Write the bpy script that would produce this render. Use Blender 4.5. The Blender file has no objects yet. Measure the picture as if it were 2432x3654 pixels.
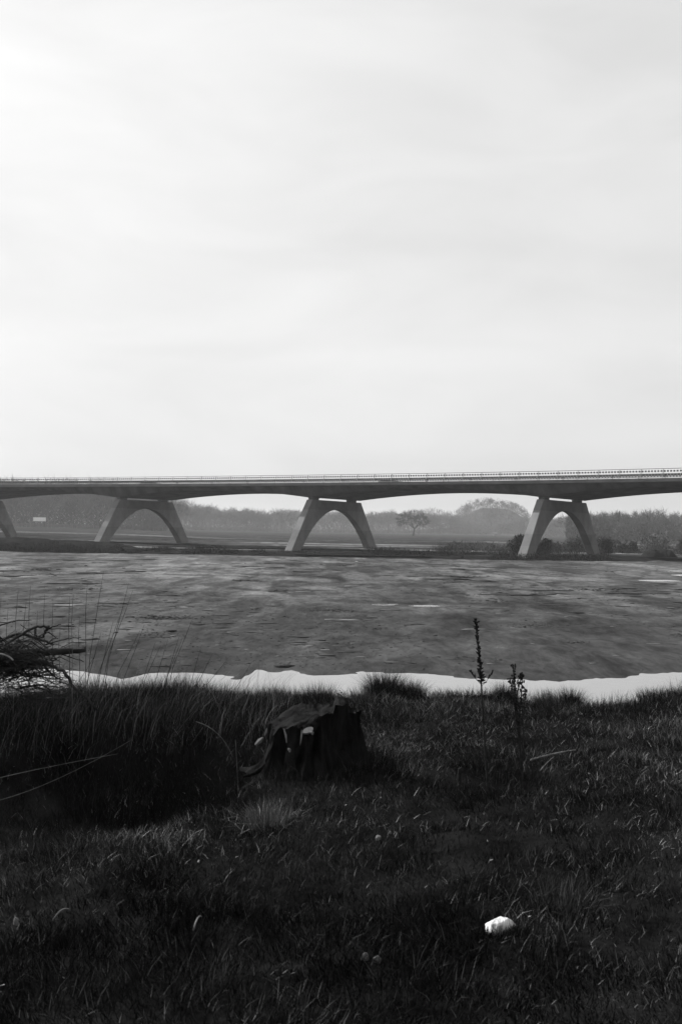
import bpy, bmesh, math, random
import numpy as np
from mathutils import Matrix, Vector, noise as mnoise

random.seed(7); rng = np.random.default_rng(11)
S = bpy.context.scene
COL = S.collection

# ------------------------------------------------------------------ camera
F = 3552.0; PITCH = 0.016; ROLL = 0.016; CAMZ = 4.1
cam = bpy.data.cameras.new('camera'); camo = bpy.data.objects.new('camera', cam); COL.objects.link(camo)
cam.sensor_fit = 'VERTICAL'; cam.sensor_height = 36.0; cam.lens = 36.0*F/3654.0
cam.clip_start = 0.05; cam.clip_end = 9000
camo.matrix_world = Matrix.Translation((0, 0, CAMZ)) @ Matrix.Rotation(math.pi/2+PITCH, 4, 'X') @ Matrix.Rotation(ROLL, 4, 'Z')
cam.dof.use_dof = True; cam.dof.focus_distance = 22.0; cam.dof.aperture_fstop = 8.0
S.camera = camo

# ------------------------------------------------------------------ light
SUN_H = Vector((-0.797, 0.604)).normalized(); SUN_EL = math.radians(36)
sd = Vector((SUN_H.x*math.cos(SUN_EL), SUN_H.y*math.cos(SUN_EL), math.sin(SUN_EL)))
sun = bpy.data.lights.new('sun', 'SUN'); suno = bpy.data.objects.new('sun', sun); COL.objects.link(suno)
sun.energy = 5.0; sun.angle = math.radians(0.8); sun.color = (1, 1, 1)
suno.rotation_euler = sd.to_track_quat('Z', 'Y').to_euler()

w = bpy.data.worlds.new('World'); S.world = w; w.use_nodes = True
nt = w.node_tree; nt.nodes.clear()
N = nt.nodes.new; L = nt.links.new
sky = N('ShaderNodeTexSky'); sky.sky_type = 'NISHITA'; sky.sun_disc = False
sky.sun_elevation = SUN_EL; sky.sun_rotation = math.atan2(SUN_H.x, SUN_H.y)
sky.air_density = 1.0; sky.dust_density = 6.0; sky.ozone_density = 1.0
bw = N('ShaderNodeRGBToBW'); L(sky.outputs[0], bw.inputs[0])
tc = N('ShaderNodeTexCoord'); mp = N('ShaderNodeMapping'); mp.inputs['Scale'].default_value = (1.6, 1.6, 5.0)
L(tc.outputs['Generated'], mp.inputs[0])
nz = N('ShaderNodeTexNoise'); nz.inputs['Scale'].default_value = 2.6; nz.inputs['Detail'].default_value = 7; nz.inputs['Roughness'].default_value = .5
nz.inputs['Distortion'].default_value = .5
L(mp.outputs[0], nz.inputs[0])
mr = N('ShaderNodeMapRange'); mr.inputs[1].default_value = .3; mr.inputs[2].default_value = .7; mr.inputs[3].default_value = .93; mr.inputs[4].default_value = 1.05
L(nz.outputs[0], mr.inputs[0])
# thin high cloud veil evens out the sky: luminance ** 0.18
pw = N('ShaderNodeMath'); pw.operation = 'POWER'; pw.inputs[1].default_value = .18; L(bw.outputs[0], pw.inputs[0])
pk = N('ShaderNodeMath'); pk.operation = 'MULTIPLY'; pk.inputs[1].default_value = 4.38; L(pw.outputs[0], pk.inputs[0])
mu = N('ShaderNodeMath'); mu.operation = 'MULTIPLY'; L(pk.outputs[0], mu.inputs[0]); L(mr.outputs[0], mu.inputs[1])
bg = N('ShaderNodeBackground'); bg.inputs['Strength'].default_value = 0.075; L(mu.outputs[0], bg.inputs['Color'])
wo = N('ShaderNodeOutputWorld'); L(bg.outputs[0], wo.inputs[0])

vs = S.view_settings; vs.view_transform = 'Standard'; vs.look = 'None'; vs.gamma = 1; vs.use_curve_mapping = False
vs.exposure = 0.97
S.render.engine = 'CYCLES'
cy = S.cycles
cy.max_bounces = 5; cy.diffuse_bounces = 3; cy.glossy_bounces = 3; cy.transmission_bounces = 2; cy.volume_bounces = 1
cy.volume_max_steps = 64; cy.use_denoising = True; cy.caustics_reflective = False; cy.caustics_refractive = False

# ------------------------------------------------------------------ helpers
def tag(o, label=None, cat=None, group=None, kind=None):
    if label: o['label'] = label
    if cat: o['category'] = cat
    if group: o['group'] = group
    if kind: o['kind'] = kind
    return o
def link(name, me, parent=None, loc=None):
    o = bpy.data.objects.new(name, me); COL.objects.link(o)
    if parent is not None: o.parent = parent
    if loc is not None: o.location = loc
    return o
def empty(name, loc=(0, 0, 0), rz=0.0):
    o = bpy.data.objects.new(name, None); COL.objects.link(o); o.location = loc; o.rotation_euler.z = rz
    o.empty_display_size = .2
    return o

class MB:
    """collects vertices and faces, builds one mesh"""
    def __init__(s): s.v = []; s.f = []; s.t = []
    def add(s, vs, fs, tone=None):
        b = len(s.v); s.v += [tuple(p) for p in vs]; s.f += [tuple(b+i for i in f) for f in fs]
        if tone is not None: s.t += [tone]*len(vs)
    def box(s, c, sx, sy, sz, rz=0.0):
        co, si = math.cos(rz), math.sin(rz); vs = []
        for z in (-.5, .5):
            for x, y in ((-.5, -.5), (.5, -.5), (.5, .5), (-.5, .5)):
                X, Y = x*sx, y*sy; vs.append((c[0]+X*co-Y*si, c[1]+X*si+Y*co, c[2]+z*sz))
        s.add(vs, [(3, 2, 1, 0), (4, 5, 6, 7), (0, 1, 5, 4), (1, 2, 6, 5), (2, 3, 7, 6), (3, 0, 4, 7)])
    def hexa(s, p):   # 8 points bottom 4, top 4
        s.add(p, [(3, 2, 1, 0), (4, 5, 6, 7), (0, 1, 5, 4), (1, 2, 6, 5), (2, 3, 7, 6), (3, 0, 4, 7)])
    def tube(s, pts, rad, n=5, tone=None, cap=True):
        pts = [Vector(p) for p in pts]; b = len(s.v); m = len(pts)
        if not hasattr(rad, '__len__'): rad = [rad]*m
        ref = None; vs = []
        for i, p in enumerate(pts):
            d = (pts[min(i+1, m-1)]-pts[max(i-1, 0)])
            if d.length < 1e-9: d = Vector((0, 0, 1))
            d.normalize()
            if ref is None:
                ref = d.orthogonal().normalized()
            a = (ref-d*ref.dot(d))
            if a.length < 1e-6: a = d.orthogonal()
            a.normalize(); ref = a; c = d.cross(a)
            for k in range(n):
                t = 2*math.pi*k/n; vs.append(p+(a*math.cos(t)+c*math.sin(t))*rad[i])
        fs = []
        for i in range(m-1):
            for k in range(n):
                fs.append((i*n+k, i*n+(k+1) % n, (i+1)*n+(k+1) % n, (i+1)*n+k))
        if cap and n > 2:
            fs.append(tuple(range(n))[::-1]); fs.append(tuple((m-1)*n+k for k in range(n)))
        s.add(vs, fs, tone)
    def mesh(s, name, mat, smooth=False):
        me = bpy.data.meshes.new(name); me.from_pydata(s.v, [], s.f)
        if s.t and len(s.t) == len(s.v):
            a = me.attributes.new('tone', 'FLOAT', 'POINT'); a.data.foreach_set('value', np.array(s.t, dtype=np.float32))
        me.materials.append(mat)
        if smooth: me.polygons.foreach_set('use_smooth', np.ones(len(me.polygons), dtype=bool))
        me.update(); return me
    def build(s, name, mat, parent=None, smooth=False, loc=None):
        return link(name, s.mesh(name, mat, smooth), parent, loc)

def np_mesh(name, V, faces, mat, tone=None, smooth=False, attrs=None):
    """V (n,3), faces: list of arrays (m,k)"""
    me = bpy.data.meshes.new(name)
    nl = sum(f.size for f in faces); nf = sum(len(f) for f in faces)
    me.vertices.add(len(V)); me.vertices.foreach_set('co', V.astype(np.float32).ravel())
    me.loops.add(nl); me.loops.foreach_set('vertex_index', np.concatenate([f.ravel() for f in faces]).astype(np.int32))
    tot = np.concatenate([np.full(len(f), f.shape[1]) for f in faces]); st = np.concatenate([[0], np.cumsum(tot)[:-1]])
    me.polygons.add(nf); me.polygons.foreach_set('loop_start', st.astype(np.int32))
    try: me.polygons.foreach_set('loop_total', tot.astype(np.int32))
    except Exception: pass
    if smooth: me.polygons.foreach_set('use_smooth', np.ones(nf, dtype=bool))
    me.update(calc_edges=True)
    if tone is not None:
        a = me.attributes.new('tone', 'FLOAT', 'POINT'); a.data.foreach_set('value', tone.astype(np.float32))
    for k, arr in (attrs or {}).items():
        a = me.attributes.new(k, 'FLOAT', 'POINT'); a.data.foreach_set('value', arr.astype(np.float32))
    me.materials.append(mat)
    return me

_perm = rng.random((256, 256))
def vn(x, y):
    x = np.asarray(x, float); y = np.asarray(y, float)
    xi = np.floor(x).astype(int); yi = np.floor(y).astype(int); fx = x-xi; fy = y-yi
    fx = fx*fx*(3-2*fx); fy = fy*fy*(3-2*fy)
    a = _perm[xi % 256, yi % 256]; b = _perm[(xi+1) % 256, yi % 256]; c = _perm[xi % 256, (yi+1) % 256]; d = _perm[(xi+1) % 256, (yi+1) % 256]
    return (a*(1-fx)+b*fx)*(1-fy)+(c*(1-fx)+d*fx)*fy
def fbm(x, y, o=4, g=.5):
    s = 0; a = 1; t = 0
    for i in range(o):
        s = s+a*(vn(x*2**i+17.3*i, y*2**i+5.1*i)-.5); t += a; a *= g
    return s/t*2
def sst(x, a, b):
    t = np.clip((np.asarray(x, float)-a)/(b-a), 0, 1); return t*t*(3-2*t)

def ray(px, py):
    """photograph pixel -> unit direction in the world"""
    X = px-1216.0; Y = py-1827.0
    cr, sr = math.cos(ROLL), math.sin(ROLL)
    a = X*cr+Y*sr; b = -X*sr+Y*cr
    x, y, z = a/F, 1.0, -b/F
    cp, sp = math.cos(PITCH), math.sin(PITCH)
    return Vector((x, y*cp-z*sp, y*sp+z*cp))
def at_z(px, py, z):
    d = ray(px, py); t = (z-CAMZ)/d.z; return Vector((d.x*t, d.y*t, z))
def at_y(px, py, Y):
    d = ray(px, py); t = Y/d.y; return Vector((d.x*t, Y, CAMZ+d.z*t))

# ------------------------------------------------------------------ materials
def mat(name, c0, c1=None, scale=1.0, detail=6, rough=.9, bump=0.0, bscale=None, spec=.0, coords='Object', stretch=(1, 1, 1), dist=0.0, lo=.35, hi=.65, rg=.6):
    m = bpy.data.materials.new(name); m.use_nodes = True; t = m.node_tree; P = t.nodes['Principled BSDF']
    P.inputs['Roughness'].default_value = rough; P.inputs['Specular IOR Level'].default_value = spec
    if c1 is None: c1 = c0
    co = t.nodes.new('ShaderNodeTexCoord'); mp = t.nodes.new('ShaderNodeMapping'); mp.inputs['Scale'].default_value = stretch
    t.links.new(co.outputs[coords], mp.inputs[0])
    n = t.nodes.new('ShaderNodeTexNoise'); n.inputs['Scale'].default_value = scale; n.inputs['Detail'].default_value = detail; n.inputs['Roughness'].default_value = rg
    n.inputs['Distortion'].default_value = dist
    t.links.new(mp.outputs[0], n.inputs[0])
    r = t.nodes.new('ShaderNodeMapRange'); r.inputs[1].default_value = lo; r.inputs[2].default_value = hi; r.inputs[3].default_value = c0; r.inputs[4].default_value = c1
    t.links.new(n.outputs[0], r.inputs[0]); t.links.new(r.outputs[0], P.inputs['Base Color'])
    if bump:
        n2 = t.nodes.new('ShaderNodeTexNoise'); n2.inputs['Scale'].default_value = bscale or scale*4; n2.inputs['Detail'].default_value = 8
        t.links.new(mp.outputs[0], n2.inputs[0])
        b = t.nodes.new('ShaderNodeBump'); b.inputs['Strength'].default_value = 1.0; b.inputs['Distance'].default_value = bump
        t.links.new(n2.outputs[0], b.inputs['Height']); t.links.new(b.outputs[0], P.inputs['Normal'])
    m['out'] = r.name
    return m
def node_after(m, fac_attr=None):
    return m.node_tree
def tone_mat(name, rough=.75, spec=.15, mul=1.0):
    m = bpy.data.materials.new(name); m.use_nodes = True; t = m.node_tree; P = t.nodes['Principled BSDF']
    P.inputs['Roughness'].default_value = rough; P.inputs['Specular IOR Level'].default_value = spec
    a = t.nodes.new('ShaderNodeAttribute'); a.attribute_name = 'tone'
    k = t.nodes.new('ShaderNodeMath'); k.operation = 'MULTIPLY'; k.inputs[1].default_value = mul
    t.links.new(a.outputs['Fac'], k.inputs[0]); t.links.new(k.outputs[0], P.inputs['Base Color'])
    return m

M_conc = mat('concrete', .13, .20, .35, 8, .85, .01, 6, lo=.3, hi=.7)
# lift bands left by the formwork on the pier, each pour a slightly different grey
t = M_conc.node_tree; P = t.nodes['Principled BSDF']
_co = t.nodes.new('ShaderNodeTexCoord'); _sx = t.nodes.new('ShaderNodeSeparateXYZ'); t.links.new(_co.outputs['Object'], _sx.inputs[0])
_q = t.nodes.new('ShaderNodeMath'); _q.operation = 'MULTIPLY'; _q.inputs[1].default_value = .55; t.links.new(_sx.outputs['Z'], _q.inputs[0])
_fl = t.nodes.new('ShaderNodeMath'); _fl.operation = 'FLOOR'; t.links.new(_q.outputs[0], _fl.inputs[0])
_wn = t.nodes.new('ShaderNodeTexWhiteNoise'); _wn.noise_dimensions = '1D'; t.links.new(_fl.outputs[0], _wn.inputs['W'])
_mr = t.nodes.new('ShaderNodeMapRange'); _mr.inputs[3].default_value = .86; _mr.inputs[4].default_value = 1.1; t.links.new(_wn.outputs['Value'], _mr.inputs[0])
_mm = t.nodes.new('ShaderNodeMath'); _mm.operation = 'MULTIPLY'
t.links.new(t.nodes[M_conc['out']].outputs[0], _mm.inputs[0]); t.links.new(_mr.outputs[0], _mm.inputs[1]); t.links.new(_mm.outputs[0], P.inputs['Base Color'])
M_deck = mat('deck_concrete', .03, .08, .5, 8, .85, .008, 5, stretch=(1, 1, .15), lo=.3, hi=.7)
M_edge = mat('edge_concrete', .10, .15, .4, 6, .8)
M_asph = mat('asphalt', .045, .06, 2, 6, .9)
M_bear = mat('bearing_block', .08, .1, 3, 4, .8)
M_bal = mat('baluster_steel', .45, .5, 3, 4, .5, spec=.5)
M_rail = mat('galvanised_steel', .14, .2, 3, 4, .5, spec=.5)
M_knob = mat('dark_steel', .05, .07, 3, 4, .6)
M_guard = mat('guard_steel', .07, .10, 2, 4, .6)
M_water = bpy.data.materials.new('water'); M_water.use_nodes = True
t = M_water.node_tree; P = t.nodes['Principled BSDF']; P.inputs['Base Color'].default_value = (.12, .12, .12, 1); P.inputs['Roughness'].default_value = .02; P.inputs['IOR'].default_value = 1.8
P.inputs['Specular IOR Level'].default_value = .6
_n = t.nodes.new('ShaderNodeTexNoise'); _n.inputs['Scale'].default_value = 2.2; _n.inputs['Detail'].default_value = 3
_c = t.nodes.new('ShaderNodeTexCoord'); t.links.new(_c.outputs['Object'], _n.inputs[0])
_b = t.nodes.new('ShaderNodeBump'); _b.inputs['Distance'].default_value = .003; t.links.new(_n.outputs[0], _b.inputs['Height']); t.links.new(_b.outputs[0], P.inputs['Normal'])
M_grass = tone_mat('grass_blades', 1, 0)
M_bark = mat('bark', .03, .05, 3, 6, .9)
M_twig = mat('twigs', .07, .11, .4, 4, .9)
M_soil = mat('bank_soil', .003, .010, 3, 8, .95, .02, 14)
M_rock = mat('pale_stone', .12, .62, 26, 6, .7, .006, 70, stretch=(1.6, 1, .5), lo=.35, hi=.6)
M_stone = mat('grey_stone', .07, .17, 25, 6, .8, .003, 60)
M_stump = mat('stump_bark', .002, .013, 9, 8, .95, .02, 34, stretch=(1, 1, .3))
M_moss = mat('stump_top', .004, .018, 9, 8, .95, .01, 40, lo=.3, hi=.7)
M_cut = mat('cut_wood', .14, .22, 20, 5, .7, .001, 60)
M_stick = mat('dead_stick', .06, .14, 14, 6, .8, .002, 50)
M_branch = mat('brush_wood', .02, .05, 5, 6, .9, .003, 40)
M_weed = mat('weed_stem', .010, .025, 20, 4, .85)
M_mound = mat('mound_earth', .008, .018, .6, 8, .95, .08, 2.5)

# sand and meadow materials read their soil masks from attributes
def mix_attr(m, attr, val, inv=False):
    t = m.node_tree; P = t.nodes['Principled BSDF']
    a = t.nodes.new('ShaderNodeAttribute'); a.attribute_name = attr
    src = P.inputs['Base Color'].links[0].from_socket
    mx = t.nodes.new('ShaderNodeMix'); mx.data_type = 'FLOAT'
    t.links.new(a.outputs['Fac'], mx.inputs[0]); t.links.new(src, mx.inputs[2])
    if hasattr(val, 'is_linked'): t.links.new(val, mx.inputs[3])
    else: mx.inputs[3].default_value = val
    t.links.new(mx.outputs[0], P.inputs['Base Color'])
M_sand = mat('sand', .045, .13, .10, 10, .9, .05, 1.6, lo=.38, hi=.62, stretch=(1, .33, 1), dist=.6, rg=.66)
M_mead = mat('meadow_turf', .012, .038, .05, 9, .95, .10, .8, lo=.36, hi=.64, dist=.5, rg=.68)
mix_attr(M_sand, 'damp', .030)
mix_attr(M_mead, 'pale', .16)
mix_attr(M_mead, 'soil', .010)
# second, finer variation multiplied in
for m, sc, a0, a1 in ((M_sand, .35, .55, 1.4), (M_sand, 2.4, .7, 1.28), (M_mead, .35, .4, 1.6)):
    t = m.node_tree; P = t.nodes['Principled BSDF']; src = P.inputs['Base Color'].links[0].from_socket
    c = t.nodes.new('ShaderNodeTexCoord'); n = t.nodes.new('ShaderNodeTexNoise'); n.inputs['Scale'].default_value = sc; n.inputs['Detail'].default_value = 8; n.inputs['Distortion'].default_value = .8
    n.inputs['Roughness'].default_value = .7
    mp = t.nodes.new('ShaderNodeMapping'); mp.inputs['Scale'].default_value = (1, .35, 1); mp.inputs['Rotation'].default_value = (0, 0, .35 if sc < 1 else -.2)
    t.links.new(c.outputs['Object'], mp.inputs[0]); t.links.new(mp.outputs[0], n.inputs[0])
    r = t.nodes.new('ShaderNodeMapRange'); r.inputs[1].default_value = .35; r.inputs[2].default_value = .65; r.inputs[3].default_value = a0; r.inputs[4].default_value = a1
    t.links.new(n.outputs[0], r.inputs[0]); k = t.nodes.new('ShaderNodeMath'); k.operation = 'MULTIPLY'
    t.links.new(src, k.inputs[0]); t.links.new(r.outputs[0], k.inputs[1]); t.links.new(k.outputs[0], P.inputs['Base Color'])

# ------------------------------------------------------------------ ground height
SHORE = [(-300, 2400), (0, 2388), (178, 2392), (310, 2399), (380, 2412), (434, 2426), (490, 2412), (543, 2403), (698, 2402), (800, 2410), (853, 2419), (885, 2410), (915, 2388), (969, 2399), (1047, 2397),
         (1117, 2412), (1216, 2407), (1309, 2399), (1487, 2405), (1642, 2419), (1891, 2430), (2069, 2421), (2162, 2412), (2216, 2419), (2286, 2405), (2432, 2399), (2700, 2396)]
_sh = [at_z(a, b, 0.0) for a, b in SHORE]; SHX = np.array([p.x for p in _sh]); SHY = np.array([p.y for p in _sh])
_o = np.argsort(SHX); SHX = SHX[_o]; SHY = SHY[_o]
def shore_y(x):
    y = np.interp(x, SHX, SHY); return y-np.clip(np.abs(x)-13, 0, 99)*1.6
PUD = []
for px, py, rpx, rpy in ((1392, 2158, 62, 4.2), (1512, 2162, 48, 3.6), (2350, 2072, 66, 3.2), (2440, 2053, 40, 4.), (1285, 2003, 17, 2.)):
    c = at_z(px, py, 0); PUD.append((c.x, c.y, rpx/F*c.y, .62*rpy*c.y**2/(CAMZ*F)))
TRK = [[(1216, 2275), (1400, 2268), (1560, 2258), (1665, 2228)], [(1880, 2262), (1990, 2240), (2070, 2216), (2150, 2212), (2340, 2232)], [(1880, 2288), (2150, 2300), (2440, 2328)], [(1570, 2330), (1700, 2350), (1860, 2362)], [(1080, 2184), (1200, 2166), (1310, 2178), (1420, 2200)],
       [(1216, 2146), (1500, 2150), (1700, 2158), (1900, 2152)], [(1740, 2096), (1880, 2106), (2010, 2120)], [(1575, 2054), (1690, 2063)], [(0, 2112), (160, 2106), (330, 2110)], [(590, 2206), (700, 2202), (830, 2210)], [(1230, 2300), (1420, 2302), (1600, 2288)], [(520, 2262), (700, 2256)],
       [(850, 2100), (1000, 2110), (1120, 2106)], [(200, 2050), (420, 2046), (700, 2052)], [(900, 2360), (1100, 2340), (1300, 2352)], [(2050, 2180), (2250, 2196), (2440, 2190)], [(300, 2320), (520, 2310), (760, 2330)], [(1700, 2390), (1950, 2372), (2200, 2380)]]
TRK = [[at_z(a, b, 0.05) for a, b in t_] for t_ in TRK]
def track(x, y):
    x = np.asarray(x, float); y = np.asarray(y, float)
    out = np.zeros(np.broadcast(x, y).shape); wx = x+.5*fbm(x*.5, y*.5, 2); wy = y+.9*fbm(x*.25+5, y*.3, 3)
    for t_ in TRK:
        for a, b in zip(t_[:-1], t_[1:]):
            dx, dy = b.x-a.x, b.y-a.y; f = np.clip(((wx-a.x)*dx+(wy-a.y)*dy)/(dx*dx+dy*dy), 0, 1)
            d = np.hypot(wx-a.x-f*dx, wy-a.y-f*dy); w_ = .013*a.y; out = np.maximum(out, np.exp(-(d/w_)**2))
    return out*(.35+.65*vn(x*.6, y*.4))
def ground(x, y):
    x = np.asarray(x, float); y = np.asarray(y, float)
    # near grassy bank
    zc = 2.47+.035*np.clip(x, -6, 6)
    top = zc+.05*fbm(x*.45+3, y*.45, 3)+.035*fbm(x*1.7, y*1.7+9, 3)+.05*sst(-y, -4.5, -2.5)
    yr = np.interp(x, [-9, -1.7, -.94, -.68, -.40], [4.9, 5.1, 5.45, 5.8, 6.4])
    hol = sst(y-yr, 0, .35)*(1-sst(y, 7.2, 8.3))*(1-sst(x, -.75, -.35))*sst(x, -7, -4.5)
    top = top+.09*fbm(x*1.1+31, y*1.1, 3)*sst(y, 2.4, 4)+.03*fbm(x*3.1, y*3.1+5, 2)-.52*hol
    crest = 9.5+.5*fbm(x*.5, x*0+2, 2)
    s = sst(y-crest, -.3, 5.2)
    bank = top*(1-s)-.4*s
    # sand flat
    sand = .08+.07*fbm(x*.22, y*.09, 4)+.06*fbm(x*.9+4, y*.35, 4)*sst(y, 28, 36)+.02*fbm(x*3, y*1.6, 2)*sst(y, 28, 34)
    sand = sand-.05*np.exp(-((vn(x*.09+.5*vn(x*.05, y*.05)*4, y*.13)-.5)/.035)**2)
    if np.any(y > 28): sand = sand-.07*track(x, y)*sst(y, 28, 34)
    sh = (y-shore_y(x))*.045+.02*fbm(x*.8, y*.8, 2)+.012*fbm(x*3.5, y*2.5, 2)
    sand = np.minimum(sand, np.clip(sh, -.35, 1)); sand = np.maximum(sand, -.35)
    sand = np.where(sh > .02, np.maximum(sand, .006), sand)
    for (cx, cy_, rx, ry) in PUD:
        r2 = ((x-cx)/rx)**2+((y-cy_-.25*ry*np.sin((x-cx)/rx*3))/ry)**2
        w_ = np.exp(-r2/14); sand = sand*(1-w_)+.004*w_
        g = np.exp(-r2**2); sand = sand*(1-g)-.05*g
        sand = np.where((r2 > 1.4) & (r2 < 6), np.maximum(sand, .003), sand)
    # meadow beyond
    m = np.interp(y, [137, 180, 300, 600, 950, 3600], [.06, .12, .2, .05, -.2, -.2])
    lf = sst(-x/np.maximum(y, 1), .08, .32)
    m = m+lf*np.interp(y, [140, 218, 550, 1000], [0, .45, 2.0, 3.0])
    m = m+.12*fbm(x*.06, y*.04, 4)*sst(y, 140, 160)
    lip = np.exp(-((y-142.5)/2.2)**2)*(.45+.5*fbm(x*.08, x*0+1, 3))*(1-.8*np.exp(-((x-27)/4)**2))
    m = m+np.maximum(lip, 0)-.7*np.exp(-((y-292-x*.05)/5)**2)
    k = sst(y, 136.5, 140)
    far = sand*(1-k)+m*k
    kb = sst(y, 12.5, 15.5)
    return np.where(y < 12.5, bank, np.where(y < 15.5, bank*(1-kb)+np.minimum(far, .0)*kb, far))
def gz(x, y): return float(ground(np.array([x]), np.array([y]))[0])

# ------------------------------------------------------------------ ground sheets
NC = 421
tt = np.linspace(-1, 1, NC); tt = np.sign(tt)*(.45*np.abs(tt)+.55*np.abs(tt)**2.2)
def sheet(name, ys, mat_, attrs=None, label=None):
    YY, TT = np.meshgrid(ys, tt, indexing='ij')
    X = TT*(7+1.15*np.maximum(YY, 0)); Y = YY+(6*fbm(X*.04, X*0+7, 4)+1.5*fbm(X*.4, X*0, 3))*np.exp(-((YY-137)/10)**2)
    Z = ground(X, Y); R = len(ys)
    V = np.stack([X, Y, Z], -1).reshape(-1, 3)
    i = np.arange(R-1)[:, None]*NC+np.arange(NC-1)[None, :]; i = i.ravel()
    f = np.stack([i, i+1, i+NC+1, i+NC], 1)
    a = {k: fn(X.ravel(), Y.ravel()) for k, fn in (attrs or {}).items()}
    o = link(name, np_mesh(name, V, [f], mat_, smooth=True, attrs=a)); tag(o, kind='structure')
    if label: o['label'] = label
    return o
ys_bank = np.concatenate([np.linspace(-40, 1.5, 14)[:-1], np.linspace(1.5, 11.5, 210)[:-1], np.linspace(11.5, 14.5, 24)])
ys_sand = np.concatenate([np.linspace(14.5, 24, 30)[:-1], np.linspace(24, 32, 110)[:-1], np.geomspace(32, 137, 300)])
ys_mead = np.concatenate([np.linspace(137, 200, 70)[:-1], np.geomspace(200, 3500, 110)])
sheet('grass_bank', ys_bank, M_soil)
def damp(x, y):
    d = y-shore_y(x)
    a = .7*np.exp(-np.clip(d, 0, 99)/.8)+.48*(1-sst(y, 28, 85))+.35*sst(fbm(x*.05+8, y*.02, 4), .10, .40)+.55*sst(fbm(x*.28+2, y*.07, 4), .20, .36)+.5*sst(fbm(x*.7+2, y*.22, 3), .34, .46)
    a = a+.7*np.exp(-((vn(x*.09+.5*vn(x*.05, y*.05)*4, y*.13)-.5)/.03)**2)
    a = a+1.1*track(x, y)
    return np.clip(a, 0, .9)
sheet('sand_flat', ys_sand, M_sand, {'damp': damp})
def soil(x, y):
    a = np.exp(-((y-142)/5)**2)*1.1+.7*np.exp(-((y-292-x*.05)/5)**2)+.5*sst(fbm(x*.04, y*.03, 4), .1, .35)*(1-sst(y, 220, 300))+.8*np.exp(-((y-138.5)/1.5)**2)
    return np.clip(a, 0, 1)
def pale(x, y):
    a = 0
    for (yc, w_, k, sd_) in ((146, .8, .09, 21), (172, 2.5, .06, 1), (152, 1.2, .05, 4), (190, 4, .03, 7), (215, 5, .03, 9), (240, 6, .02, 12), (330, 12, .015, 15)):
        yy = yc+6*fbm(x*.02+sd_, x*0+sd_, 3)
        a = a+np.exp(-((y-yy)/w_)**2)*sst(vn(x*k+sd_*3, y*.02), .3, .6)
    return np.clip(a, 0, 1)*.9
sheet('meadow', ys_mead, M_mead, {'soil': soil, 'pale': pale})
# water
def sheet_rect(name, x0, x1, y0, y1, nx, ny, z=0.0):
    xs = np.linspace(x0, x1, nx); ysx = np.linspace(y0, y1, ny); YY, XX = np.meshgrid(ysx, xs, indexing='ij')
    V = np.stack([XX, YY, XX*0+z], -1).reshape(-1, 3); i = (np.arange(ny-1)[:, None]*nx+np.arange(nx-1)[None, :]).ravel()
    return link(name, np_mesh(name, V, [np.stack([i, i+1, i+nx+1, i+nx], 1)], M_water, smooth=True))
tag(sheet_rect('pool_water', -26, 26, 13.2, 31, 40, 20), kind='structure')
for (cx, cy_, rx, ry) in PUD:
    mb = MB(); n = 28; vs_ = [(cx, cy_, 0.0)]
    for k in range(n):
        a = 2*math.pi*k/n; r = 1.35
        vs_.append((cx+rx*r*math.cos(a), cy_+ry*r*math.sin(a), 0.0))
    mb.add(vs_, [(0, k+1, (k+1) % n+1) for k in range(n)])
    tag(mb.build('puddle', M_water), kind='structure')

# ------------------------------------------------------------------ bridge
PIERS = [(101.2, 105.4, .76), (69.8, 134.7, .67), (35.835, 161.098, .574), (-1.088, 183.173, .473), (-39.854, 202.767, .377), (-80.081, 218.31, .235), (-122.7, 223.8, .10), (-165.7, 224.5, .0)]
def cr(p0, p1, p2, p3, t):
    return .5*((2*p1)+(-p0+p2)*t+(2*p0-5*p1+4*p2-p3)*t*t+(-p0+3*p1-3*p2+p3)*t**3)
PV = [Vector((p[0], p[1])) for p in PIERS]
PV = [PV[0]*2-PV[1]]+PV+[PV[-1]*2-PV[-2]]
STA = []   # (point, span fraction)
NS = 26
for i in range(1, len(PV)-2):
    for k in range(NS):
        STA.append((cr(PV[i-1], PV[i], PV[i+1], PV[i+2], k/NS), k/NS))
STA.append((PV[-2].copy(), 0.0))
ST = []
sacc = 0.0
for i, (p, fr) in enumerate(STA):
    a = STA[max(i-1, 0)][0]; b = STA[min(i+1, len(STA)-1)][0]; u = (b-a).normalized(); v = Vector((-u.y, u.x))
    if v.y < 0: v = -v
    if i: sacc += (p-STA[i-1][0]).length
    ST.append((p, u, v, sacc, fr))
TOTAL = sacc
def station(s):
    s = min(max(s, 0), TOTAL-1e-4)
    lo = 0
    for i in range(len(ST)-1):
        if ST[i+1][3] >= s: lo = i; break
    a, b = ST[lo], ST[lo+1]; f = (s-a[3])/(b[3]-a[3])
    return a[0].lerp(b[0], f), a[1].lerp(b[1], f).normalized(), a[2].lerp(b[2], f).normalized()
VD = 11.0; ZD = 7.774+CAMZ; ZP = 4.892+CAMZ
def soffit(fr):
    return ZP+.36+1.42*(1-abs(1-2*fr)**1.9)
bridge = empty('road_bridge', (-1.1, 183.2, 0))
tag(bridge, 'long low concrete road bridge on splayed arch piers crossing the sand flat', 'bridge')
bridge.location = (0, 0, 0)
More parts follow.
